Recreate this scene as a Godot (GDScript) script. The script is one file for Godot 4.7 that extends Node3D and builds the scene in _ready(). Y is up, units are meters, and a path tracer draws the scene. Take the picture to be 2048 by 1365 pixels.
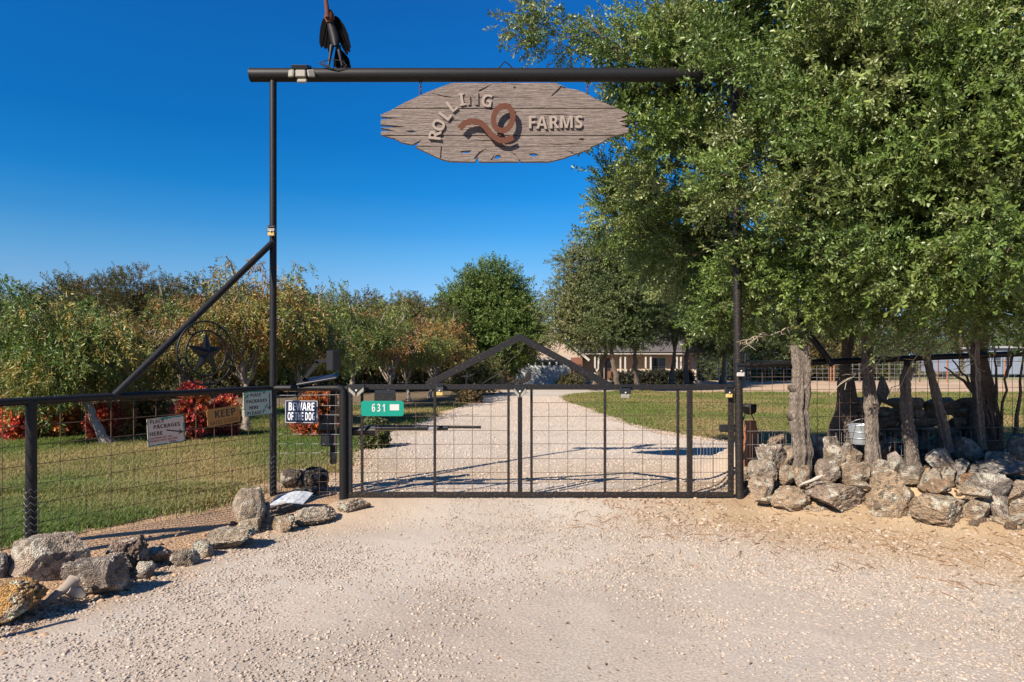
extends Node3D

# ---------------------------------------------------------------- measures
const EYE := 1.65          # height of the camera above the ground at the gate
const LENS := 1365.0       # focal length in pixels of the 2048 px wide photograph
const EXPOSURE := 1.9
const GATE := 8.48         # distance of the gate

var M := {}
var used_names := {}
var nz := FastNoiseLite.new()
var nz2 := FastNoiseLite.new()
var rng := RandomNumberGenerator.new()
var ico_cache := {}
var unit_rod: ArrayMesh


func V(x: float, h: float, d: float) -> Vector3:
	return Vector3(x, h, -d)


func P(px: float, py: float, d: float) -> Vector3:      # a point measured on the photograph, at distance d
	return Vector3((px - 1024.0) / LENS * d, EYE - (py - 732.0) / LENS * d, -d)


# ---------------------------------------------------------------- mesh builder
class MB:
	var v := PackedVector3Array()
	var n := PackedVector3Array()
	var c := PackedColorArray()
	var u := PackedVector2Array()
	var ix := PackedInt32Array()
	var col := Color(1, 1, 1)

	func add(p: Vector3, nn: Vector3, uv := Vector2.ZERO) -> int:
		v.append(p)
		n.append(nn)
		c.append(col)
		u.append(uv)
		return v.size() - 1

	func t3(a: int, b: int, d: int) -> void:
		ix.append(a)
		ix.append(b)
		ix.append(d)

	func face(pts: Array, outward: Vector3) -> void:
		var nn: Vector3 = (pts[1] - pts[0]).cross(pts[2] - pts[0]).normalized()
		if nn.dot(outward) < 0.0:
			nn = -nn
		var first := v.size()
		for p in pts:
			add(p, nn, Vector2(p.x + p.z, p.y))
		for i in range(1, pts.size() - 1):
			t3(first, first + i, first + i + 1)

	func box(ctr: Vector3, size: Vector3, b := Basis(), bevel := 0.0) -> void:
		var h := size * 0.5
		var e: float = min(bevel, min(h.x, min(h.y, h.z)) * 0.9)
		var hh := [h.x, h.y, h.z]
		var pt := func(s: Array, full: int) -> Vector3:
			var q := [0.0, 0.0, 0.0]
			for k in 3:
				q[k] = s[k] * (hh[k] if k == full else hh[k] - e)
			return ctr + b * Vector3(q[0], q[1], q[2])
		for a in 3:
			var b1 := (a + 1) % 3
			var b2 := (a + 2) % 3
			for s in [-1.0, 1.0]:
				var out := [0.0, 0.0, 0.0]
				out[a] = s
				var pts := []
				for k in [[-1.0, -1.0], [1.0, -1.0], [1.0, 1.0], [-1.0, 1.0]]:
					var g := [0.0, 0.0, 0.0]
					g[a] = s
					g[b1] = k[0]
					g[b2] = k[1]
					pts.append(pt.call(g, a))
				face(pts, b * Vector3(out[0], out[1], out[2]))
				if e > 0.0:
					for s2 in [-1.0, 1.0]:
						var g0 := [0.0, 0.0, 0.0]
						g0[a] = s
						g0[b1] = s2
						g0[b2] = -1.0
						var g1 := g0.duplicate()
						g1[b2] = 1.0
						var o2 := [0.0, 0.0, 0.0]
						o2[a] = s
						o2[b1] = s2
						face([pt.call(g0, a), pt.call(g1, a), pt.call(g1, b1), pt.call(g0, b1)], b * Vector3(o2[0], o2[1], o2[2]))
		if e > 0.0:
			for sx in [-1.0, 1.0]:
				for sy in [-1.0, 1.0]:
					for sz in [-1.0, 1.0]:
						var g := [sx, sy, sz]
						face([pt.call(g, 0), pt.call(g, 1), pt.call(g, 2)], b * Vector3(sx, sy, sz))

	func tube(pts: Array, rad: Array, sides := 8, caps := true, closed := false) -> void:
		var m := pts.size()
		var t0: Vector3 = (pts[1] - pts[0]).normalized()
		var side := t0.cross(Vector3.UP if absf(t0.y) < 0.9 else Vector3.RIGHT).normalized()
		var rows := []
		var length := 0.0
		for i in m:
			var t: Vector3
			if closed:
				t = (pts[(i + 1) % m] - pts[(i + m - 1) % m]).normalized()
			else:
				t = (pts[min(i + 1, m - 1)] - pts[max(i - 1, 0)]).normalized()
			side = (side - t * side.dot(t)).normalized()
			var up := t.cross(side)
			if i > 0:
				length += pts[i].distance_to(pts[i - 1])
			var r: float = rad[i] if rad.size() > 1 else rad[0]
			var row := v.size()
			for k in sides + 1:
				var a := TAU * k / sides
				var dir := side * cos(a) + up * sin(a)
				add(pts[i] + dir * r, dir, Vector2(float(k) / sides, length))
			rows.append(row)
		for i in (m if closed else m - 1):
			var a: int = rows[i]
			var b: int = rows[(i + 1) % m]
			for k in sides:
				t3(a + k, a + k + 1, b + k)
				t3(a + k + 1, b + k + 1, b + k)
		if caps and not closed:
			for end in [0, m - 1]:
				var t: Vector3 = (pts[1] - pts[0]).normalized() * -1.0 if end == 0 else (pts[m - 1] - pts[m - 2]).normalized()
				var mid := add(pts[end], t)
				var first := v.size()
				for k in sides + 1:
					add(v[rows[end] + k], t)
				for k in sides:
					t3(mid, first + k, first + k + 1)

	func lathe(prof: Array, at: Vector3, sides := 20, b := Basis()) -> void:      # prof: Vector2(radius, height)
		var rows := []
		for i in prof.size():
			var t: Vector2 = prof[min(i + 1, prof.size() - 1)] - prof[max(i - 1, 0)]
			var nn := Vector2(t.y, -t.x).normalized()
			rows.append(v.size())
			for k in sides + 1:
				var a := TAU * k / sides
				add(at + b * Vector3(prof[i].x * cos(a), prof[i].y, prof[i].x * sin(a)), b * Vector3(nn.x * cos(a), nn.y, nn.x * sin(a)), Vector2(float(k) / sides, prof[i].y))
		for i in prof.size() - 1:
			for k in sides:
				t3(rows[i] + k, rows[i] + k + 1, rows[i + 1] + k)
				t3(rows[i] + k + 1, rows[i + 1] + k + 1, rows[i + 1] + k)

	func extrude(poly: PackedVector2Array, depth: float, x: Transform3D, bevel := 0.0) -> void:
		var z := x.basis.z.normalized()
		var tri := Geometry2D.triangulate_polygon(poly)
		var inner := poly
		if bevel > 0.0:
			var off := Geometry2D.offset_polygon(poly, -bevel, Geometry2D.JOIN_MITER)
			if off.size() == 1 and off[0].size() == poly.size():
				var best := 0
				for k in poly.size():
					if off[0][k].distance_to(poly[0]) < off[0][best].distance_to(poly[0]):
						best = k
				inner = PackedVector2Array()
				for k in poly.size():
					inner.append(off[0][(best + k) % poly.size()])
				if inner[1].distance_to(poly[1]) > bevel * 8.0:
					inner = poly
		if inner != poly:
			tri = Geometry2D.triangulate_polygon(inner)
		for s in [1.0, -1.0]:
			var first := v.size()
			for p in inner:
				add(x * Vector3(p.x, p.y, s * depth * 0.5), z * s, p)
			for i in range(0, tri.size(), 3):
				t3(first + tri[i], first + tri[i + 1], first + tri[i + 2])
		var cw := Geometry2D.is_polygon_clockwise(poly)
		for i in poly.size():
			var a := poly[i]
			var b := poly[(i + 1) % poly.size()]
			var e := (b - a).normalized()
			var o := Vector2(e.y, -e.x) * (-1.0 if cw else 1.0)
			var out := x.basis * Vector3(o.x, o.y, 0)
			var hz := depth * 0.5 - (bevel if inner != poly else 0.0)
			face([x * Vector3(a.x, a.y, hz), x * Vector3(b.x, b.y, hz), x * Vector3(b.x, b.y, -hz), x * Vector3(a.x, a.y, -hz)], out)
			if inner != poly:
				var c0 := inner[i]
				var c1 := inner[(i + 1) % poly.size()]
				for s in [1.0, -1.0]:
					face([x * Vector3(a.x, a.y, hz * s), x * Vector3(b.x, b.y, hz * s), x * Vector3(c1.x, c1.y, depth * 0.5 * s), x * Vector3(c0.x, c0.y, depth * 0.5 * s)], out + z * s)

	func band(pts: Array, w: float, depth: float, x: Transform3D, closed := false) -> void:      # flat bar bent along a line in its own plane
		var m := pts.size()
		var l := []
		var r := []
		for i in m:
			var t: Vector2 = (pts[(i + 1) % m] - pts[(i + m - 1) % m]) if closed else (pts[min(i + 1, m - 1)] - pts[max(i - 1, 0)])
			var o := Vector2(-t.y, t.x).normalized() * w * 0.5
			l.append(pts[i] + o)
			r.append(pts[i] - o)
		var h := depth * 0.5
		var q := func(p: Vector2, s: float) -> Vector3: return x * Vector3(p.x, p.y, s * h)
		for i in (m if closed else m - 1):
			var j := (i + 1) % m
			face([q.call(l[i], 1), q.call(l[j], 1), q.call(r[j], 1), q.call(r[i], 1)], x.basis.z)
			face([q.call(l[i], -1), q.call(l[j], -1), q.call(r[j], -1), q.call(r[i], -1)], -x.basis.z)
			var o2: Vector2 = l[i] - r[i]
			face([q.call(l[i], 1), q.call(l[j], 1), q.call(l[j], -1), q.call(l[i], -1)], x.basis * Vector3(o2.x, o2.y, 0))
			face([q.call(r[i], 1), q.call(r[j], 1), q.call(r[j], -1), q.call(r[i], -1)], x.basis * Vector3(-o2.x, -o2.y, 0))
		if not closed:
			for k in [0, m - 1]:
				var t2: Vector2 = (pts[0] - pts[1]) if k == 0 else (pts[m - 1] - pts[m - 2])
				face([q.call(l[k], 1), q.call(r[k], 1), q.call(r[k], -1), q.call(l[k], -1)], x.basis * Vector3(t2.x, t2.y, 0))

	func smooth() -> void:      # normals of the indexed surface as it is
		n.fill(Vector3.ZERO)
		for i in range(0, ix.size(), 3):
			var a := v[ix[i]]
			var g := (v[ix[i + 1]] - a).cross(v[ix[i + 2]] - a)
			n[ix[i]] += g
			n[ix[i + 1]] += g
			n[ix[i + 2]] += g
		for i in n.size():
			n[i] = n[i].normalized()

	func mesh() -> ArrayMesh:
		for i in range(0, ix.size(), 3):
			var a := ix[i]
			var b := ix[i + 1]
			var d := ix[i + 2]
			if (v[b] - v[a]).cross(v[d] - v[a]).dot(n[a] + n[b] + n[d]) > 0.0:
				ix[i + 1] = d
				ix[i + 2] = b
		var arr := []
		arr.resize(Mesh.ARRAY_MAX)
		arr[Mesh.ARRAY_VERTEX] = v
		arr[Mesh.ARRAY_NORMAL] = n
		arr[Mesh.ARRAY_COLOR] = c
		arr[Mesh.ARRAY_TEX_UV] = u
		arr[Mesh.ARRAY_INDEX] = ix
		var am := ArrayMesh.new()
		am.add_surface_from_arrays(Mesh.PRIMITIVE_TRIANGLES, arr)
		return am


# ---------------------------------------------------------------- objects
func numbered(called: String) -> String:
	var k: int = used_names.get(called, 0)
	used_names[called] = k + 1
	return called if k == 0 else "%s_%03d" % [called, k]


func origin_of(o: Node) -> Vector3:
	var p := Vector3.ZERO
	while o != self and o is Node3D:
		p += o.position
		o = o.get_parent()
	return p


func tag(o: Node, label: String, category: String, group := "") -> Node:
	o.set_meta("label", label)
	o.set_meta("category", category)
	if group != "":
		o.set_meta("group", group)
	return o


func thing(called: String, label: String, category: String, at := Vector3.ZERO, group := "") -> Node3D:
	var o := Node3D.new()
	o.name = numbered(called)
	add_child(o, true)
	o.position = at
	tag(o, label, category, group)
	return o


# a mesh under a parent; world: its points are places in the scene, else they are the parent's own
func obj(called: String, shape, mat: Material, parent: Node = self, world := true) -> MeshInstance3D:
	var o := MeshInstance3D.new()
	o.mesh = shape.mesh() if shape is MB else shape
	o.material_override = mat
	o.name = numbered(called) if parent == self else called
	parent.add_child(o, true)
	if world and parent != self:
		o.position = -origin_of(parent)
	return o


# a thing that is one mesh, with its origin at its base
func solo(called: String, mb: MB, mat: Material, at: Vector3, label: String, category: String, group := "") -> MeshInstance3D:
	for i in mb.v.size():
		mb.v[i] -= at
	var o := obj(called, mb, mat)
	o.position = at
	tag(o, label, category, group)
	return o


func rod(parent: Node, called: String, a: Vector3, b: Vector3, r: float, mat: Material, world := true) -> MeshInstance3D:
	if unit_rod == null:
		var mb := MB.new()
		mb.tube([Vector3(0, 0, 0), Vector3(0, 1, 0)], [1.0], 6)
		unit_rod = mb.mesh()
	var o := MeshInstance3D.new()
	o.mesh = unit_rod
	o.material_override = mat
	o.name = called
	parent.add_child(o, true)
	var y := b - a
	var x := y.cross(Vector3(0.31, 0.17, 0.93)).normalized() * r
	var z := x.cross(y).normalized() * r
	o.transform = Transform3D(Basis(x, y, z), a - (origin_of(parent) if world else Vector3.ZERO))
	return o


func structure(called: String, shape, mat: Material) -> MeshInstance3D:
	var o := obj(called, shape, mat)
	o.set_meta("kind", "structure")
	return o


func scatter(called: String, mesh: Mesh, mat: Material, xf: Array, cols: Array, parent: Node = self) -> MultiMeshInstance3D:
	var mm := MultiMesh.new()
	mm.transform_format = MultiMesh.TRANSFORM_3D
	mm.use_colors = true
	mm.mesh = mesh
	mm.instance_count = xf.size()
	var shift := origin_of(parent) if parent != self else Vector3.ZERO
	for i in xf.size():
		var t: Transform3D = xf[i]
		t.origin -= shift
		mm.set_instance_transform(i, t)
		mm.set_instance_color(i, cols[i])
	var o := MultiMeshInstance3D.new()
	o.multimesh = mm
	o.material_override = mat
	o.name = numbered(called) if parent == self else called
	o.set_meta("kind", "stuff")
	parent.add_child(o, true)
	return o


# ---------------------------------------------------------------- materials
func lin(r: float, g: float, b: float) -> Color:
	return Color(r, g, b).linear_to_srgb()


func noise_tex(freq: float, seed_: int, lo: float, hi: float, size := 512, kind := FastNoiseLite.TYPE_SIMPLEX_SMOOTH, octaves := 4) -> NoiseTexture2D:
	var f := FastNoiseLite.new()
	f.seed = seed_
	f.noise_type = kind
	f.frequency = freq
	f.fractal_octaves = octaves
	if kind == FastNoiseLite.TYPE_CELLULAR:
		f.cellular_return_type = FastNoiseLite.RETURN_DISTANCE
	var t := NoiseTexture2D.new()
	t.width = size
	t.height = size
	t.seamless = true
	t.noise = f
	var g := Gradient.new()
	g.set_color(0, Color(lo, lo, lo).linear_to_srgb())
	g.set_color(1, Color(hi, hi, hi).linear_to_srgb())
	t.color_ramp = g
	return t


func chipped(freq: float, seed_: int, base: Color, rust: Color, from: float) -> StandardMaterial3D:      # black paint with a few rusty chips
	var t := noise_tex(freq, seed_, 0.0, 1.0, 512, FastNoiseLite.TYPE_SIMPLEX_SMOOTH, 5)
	var g := Gradient.new()
	g.offsets = PackedFloat32Array([0.0, from, from + 0.07, 1.0])
	g.colors = PackedColorArray([(base * 0.8).linear_to_srgb(), (base * 1.25).linear_to_srgb(), rust.linear_to_srgb(), (rust * 1.5).linear_to_srgb()])
	t.color_ramp = g
	var m := mat(Color(1, 1, 1), 0.5)
	m.metallic_specular = 0.4
	return grain(m, t, Vector3(1.6, 1.6, 1.6))


func mat(color: Color, rough := 0.8, tinted := false) -> StandardMaterial3D:
	var m := StandardMaterial3D.new()
	m.albedo_color = color
	m.roughness = rough
	m.vertex_color_use_as_albedo = tinted
	return m


func grain(m: StandardMaterial3D, t: Texture2D, scale: Vector3, bump: Texture2D = null, bump_cm := 1.0, world := true) -> StandardMaterial3D:
	m.albedo_texture = t
	m.uv1_triplanar = true
	m.uv1_world_triplanar = world
	m.uv1_scale = scale
	if bump:
		m.heightmap_enabled = true
		m.heightmap_texture = bump
		m.heightmap_scale = bump_cm
	return m


func leaf_mat(rough: float, through: float) -> StandardMaterial3D:
	var m := mat(Color(1, 1, 1), rough, true)
	m.cull_mode = BaseMaterial3D.CULL_DISABLED
	m.backlight_enabled = true
	m.backlight = Color(through, through, through * 0.5).linear_to_srgb()
	return m


func make_materials() -> void:
	var fine := noise_tex(0.05, 3, 0.62, 1.25)
	var speck := noise_tex(0.16, 4, 0.55, 1.35, 512, FastNoiseLite.TYPE_SIMPLEX_SMOOTH, 3)
	var cells := noise_tex(0.09, 5, 0.5, 1.3, 512, FastNoiseLite.TYPE_CELLULAR, 2)
	var fine_h := noise_tex(0.05, 6, 0.0, 1.0)
	M.black = chipped(0.03, 8, Color(0.008, 0.0085, 0.0095), Color(0.045, 0.024, 0.015), 0.74)
	M.soot = mat(lin(0.006, 0.006, 0.0065), 0.75)
	M.soot.metallic_specular = 0.08
	M.black_worn = chipped(0.035, 9, Color(0.014, 0.0125, 0.012), Color(0.06, 0.038, 0.026), 0.66)
	M.gate_black = chipped(0.03, 19, Color(0.0105, 0.0105, 0.012), Color(0.05, 0.03, 0.02), 0.72)
	M.black_plastic = mat(lin(0.012, 0.012, 0.014), 0.4)
	M.wire = mat(lin(0.10, 0.062, 0.04), 0.75)
	M.wire_grey = mat(lin(0.33, 0.34, 0.35), 0.5)
	M.wire_grey.metallic = 0.5
	M.pale_lens = mat(lin(0.29, 0.275, 0.235), 0.35)
	M.amber_lens = mat(lin(0.62, 0.44, 0.16), 0.3)
	M.silver = mat(lin(0.6, 0.6, 0.62), 0.3)
	M.silver.metallic = 0.9
	M.galv = grain(mat(lin(0.46, 0.5, 0.54), 0.42), noise_tex(0.03, 10, 0.7, 1.2), Vector3(4, 4, 4))
	M.galv.metallic = 0.55
	M.rust = grain(mat(lin(0.11, 0.034, 0.017), 0.85), noise_tex(0.05, 11, 0.45, 1.5), Vector3(3, 3, 3), fine_h, 0.2)
	M.rust_pale = grain(mat(lin(0.34, 0.14, 0.07), 0.9), noise_tex(0.05, 12, 0.6, 1.3), Vector3(2, 2, 2))
	M.solar = mat(lin(0.012, 0.014, 0.02), 0.4)
	M.wood = grain(mat(lin(0.34, 0.275, 0.245), 0.88), noise_tex(0.03, 13, 0.42, 1.0, 1024, FastNoiseLite.TYPE_SIMPLEX_SMOOTH, 5), Vector3(0.09, 3.0, 3.0), noise_tex(0.03, 13, 0.0, 1.0, 1024, FastNoiseLite.TYPE_SIMPLEX_SMOOTH, 5), 1.5, false)
	M.wood_letter = grain(mat(lin(0.33, 0.275, 0.24), 0.85), noise_tex(0.05, 14, 0.6, 1.25), Vector3(5, 5, 5), fine_h, 0.2, false)
	M.bark = grain(mat(lin(0.25, 0.19, 0.145), 0.95, true), noise_tex(0.05, 15, 0.2, 1.7), Vector3(2.6, 1.2, 2.6), noise_tex(0.05, 15, 0.0, 1.0), 6.0)
	M.cedar = grain(mat(lin(0.56, 0.46, 0.38), 0.9, true), noise_tex(0.04, 16, 0.1, 1.0), Vector3(5.0, 0.7, 5.0), noise_tex(0.04, 16, 0.0, 1.0), 3.5)
	M.bark_pale = grain(mat(lin(0.3, 0.25, 0.21), 0.9, true), fine, Vector3(3, 1, 3))
	M.twig = mat(lin(0.34, 0.29, 0.22), 0.9, true)
	M.rock = grain(mat(Color(1, 1, 1), 0.95, true), noise_tex(0.05, 18, 0.3, 1.0, 1024, FastNoiseLite.TYPE_SIMPLEX_SMOOTH, 5), Vector3(1.7, 1.7, 1.7), noise_tex(0.035, 17, 0.0, 1.0, 1024, FastNoiseLite.TYPE_SIMPLEX_SMOOTH, 6), 6.0)
	M.earth = grain(mat(Color(1, 1, 1), 0.96, true), fine, Vector3(1.1, 1.1, 1.1), fine_h, 1.6)
	M.gravel = grain(mat(Color(1, 1, 1), 0.95, true), noise_tex(0.04, 20, 0.5, 1.0, 2048, FastNoiseLite.TYPE_SIMPLEX_SMOOTH, 7), Vector3(0.4, 0.4, 0.4), noise_tex(0.045, 22, 0.0, 1.0, 2048, FastNoiseLite.TYPE_SIMPLEX_SMOOTH, 6), 0.25)
	M.pebble = mat(Color(1, 1, 1), 0.9, true)
	M.grass = leaf_mat(0.7, 0.5)
	M.litter = mat(Color(1, 1, 1), 0.8, true)
	M.litter.cull_mode = BaseMaterial3D.CULL_DISABLED
	M.leaf_gloss = leaf_mat(0.4, 0.4)
	M.leaf = leaf_mat(0.5, 0.5)
	M.paint_white = mat(lin(0.5, 0.49, 0.47), 0.6)
	M.sign_white = mat(lin(0.55, 0.54, 0.51), 0.5)
	M.ink = mat(lin(0.03, 0.022, 0.02), 0.6)
	M.ink_red = mat(lin(0.3, 0.05, 0.04), 0.6)
	M.sign_green = mat(lin(0.0, 0.23, 0.17), 0.4)
	M.navy = mat(lin(0.008, 0.018, 0.05), 0.35)


# ---------------------------------------------------------------- lettering
func font_of(bold: bool) -> SystemFont:
	var key := "font_b" if bold else "font_r"
	if not M.has(key):
		var f := SystemFont.new()
		f.font_names = PackedStringArray(["Droid Sans"])
		f.font_weight = 700 if bold else 400
		M[key] = f
	return M[key]


func glyph(ch: String, h: float, depth: float, bold := true) -> TextMesh:      # h: height of a capital
	var t := TextMesh.new()
	t.font = font_of(bold)
	t.text = ch
	t.font_size = 64
	t.pixel_size = h / 0.714 / 64.0
	t.depth = depth
	return t


func advance(ch: String, h: float, bold: bool) -> float:
	return font_of(bold).get_string_size(ch, HORIZONTAL_ALIGNMENT_LEFT, -1, 64).x * h / 0.714 / 64.0


# letters one after the other from the left end, on the plane z
func write(st: SurfaceTool, text: String, at: Vector2, z: float, h: float, fit := 0.0, shake := 0.0, bold := true, turn := 0.0) -> void:
	var total := 0.0
	for ch in text:
		total += advance(ch, h, bold)
	var sq := 1.0 if fit <= 0.0 else fit / total
	var x := 0.0
	var dir := Vector2(cos(turn), sin(turn))
	for ch in text:
		var w := advance(ch, h, bold) * sq
		if ch != " ":
			var p := at + dir * (x + w * 0.5)
			var b := Basis(Vector3.BACK, turn + rng.randf_range(-shake, shake)).scaled_local(Vector3(sq, 1.0 + rng.randf_range(-shake, shake), 1))
			st.append_from(glyph(ch, h, 0.0015, bold), 0, Transform3D(b, Vector3(p.x, p.y + rng.randf_range(-shake, shake) * h * 0.5, z)))
		x += w


func sheet(w: float, h: float, t: float, bevel := 0.001) -> MB:
	var mb := MB.new()
	mb.box(Vector3.ZERO, Vector3(w, h, t), Basis(), bevel)
	return mb


# ---------------------------------------------------------------- ground
func step01(a: float, b: float, x: float) -> float:
	return smoothstep(a, b, x)


func along(table: Array, d: float) -> float:      # piecewise linear table of Vector2(distance, value)
	if d <= table[0].x:
		return table[0].y
	for i in range(1, table.size()):
		if d <= table[i].x:
			return lerpf(table[i - 1].y, table[i].y, (d - table[i - 1].x) / (table[i].x - table[i - 1].x))
	return table[table.size() - 1].y


var left_edge := [Vector2(0, -5.2), Vector2(2.6, -4.3), Vector2(4.7, -3.5), Vector2(5.4, -3.2), Vector2(6.6, -2.95), Vector2(7.85, -2.6), Vector2(8.6, -2.35), Vector2(10, -2.55), Vector2(12.5, -2.75), Vector2(16, -3.1), Vector2(18, -2.85), Vector2(22, -2.3), Vector2(33, -1.55), Vector2(40, -1.15), Vector2(50, -0.7), Vector2(62, -0.4)]
var right_edge := [Vector2(0, 9.5), Vector2(5.5, 7.6), Vector2(7.2, 5.2), Vector2(8.4, 3.3), Vector2(9.2, 3.4), Vector2(12, 4.6), Vector2(14.2, 4.9), Vector2(15.2, 4.3), Vector2(16.4, 3.8), Vector2(18, 3.4), Vector2(23, 2.95), Vector2(31, 2.2), Vector2(35, 2.35), Vector2(38.5, 3.2), Vector2(42, 4.9), Vector2(44.5, 8.2), Vector2(50, 8.4), Vector2(56, 5.8), Vector2(62, 5.6)]


func ground_height(x: float, d: float) -> float:
	var h := nz.get_noise_2d(x * 6.0, d * 6.0) * 0.03
	var le := along(left_edge, d)
	var front := 1.0 - step01(7.4, 8.8, d)
	h += lerpf(0.04, -0.14 * front, step01(-1.15, 0.05, x - le)) if d < 9.0 else 0.0
	if d >= 8.4:
		h += 0.04 * (1.0 - step01(-0.6, 0.3, x - le)) * step01(9.4, 9.0, d)
	var back := 0.52 * x + 0.855 * d - 8.83
	if x > 2.6 and d < 14.0:
		h += (0.17 * step01(-0.6, 0.12, back) + 0.25 * step01(0.0, 0.75, back)) * step01(2.75, 3.6, x) * (1.0 - step01(10.4, 12.0, d)) + 0.1 * step01(-2.0, 0.0, back) * (1.0 - step01(0.0, 0.3, back)) * step01(2.75, 3.6, x) * 0.6
	h += 0.15 * step01(44.0, 58.0, d) * step01(10.0, 16.0, x)
	h += step01(60.0, 260.0, d) * 3.0
	return h


# how much grass grows at a place, 0 to 1
func grass_at(x: float, d: float) -> float:
	var w := nz.get_noise_2d(x * 9.0 + 300.0, d * 9.0) * 0.7 + nz.get_noise_2d(x * 34.0, d * 34.0 + 90.0) * 0.35
	var le := along(left_edge, d)
	var re := along(right_edge, d)
	if x < le:
		var g := step01(0.15, 1.0, le - x + w) if d > 8.6 else step01(0.75, 1.5, le - x + w * 0.6)
		var fence := -2.97 - 1.33 * (GATE - d) / 2.38
		if d < 8.6:
			g = step01(0.05, 0.6, fence - x + w * 0.5)
		elif d < 12.0 and x > -3.6:
			g *= step01(9.2, 12.0, d + w * 1.5)
		if d > 23.0 and x < -3.0:
			g *= 1.0 - step01(23.0, 29.0, d) * step01(0.8, 2.0, le - x)
		return g
	if x > re and d > 13.4:
		var g2 := step01(0.0, 0.5, x - re + w * 0.5) * step01(13.5, 14.6, d + w)
		if d > 40.0 and x > 9.0:
			g2 *= 1.0 - step01(40.0, 43.0, d) * (1.0 - step01(66.0, 70.0, d))
		return g2
	return 0.0


func grid(xs: Array, ds: Array, height: Callable, tint: Callable) -> MB:
	var mb := MB.new()
	for d in ds:
		for x in xs:
			mb.col = tint.call(x, d)
			mb.add(Vector3(x, height.call(x, d), -d), Vector3.UP, Vector2(x, d))
	var w := xs.size()
	for j in ds.size() - 1:
		for i in w - 1:
			var a := j * w + i
			mb.t3(a, a + 1, a + w)
			mb.t3(a + 1, a + w + 1, a + w)
	mb.smooth()
	for i in mb.n.size():
		if mb.n[i].y < 0.0:
			mb.n[i] = -mb.n[i]
	return mb


func steps(from: float, to: float, list: Array) -> Array:      # list of [until, step]
	var out := [from]
	var x := from
	for l in list:
		while x + l[1] * 0.5 < l[0]:
			x += l[1]
			out.append(x)
	out.append(to)
	return out


func mixc(a: Color, b: Color, t: float) -> Color:
	return a.lerp(b, clampf(t, 0.0, 1.0))


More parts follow.
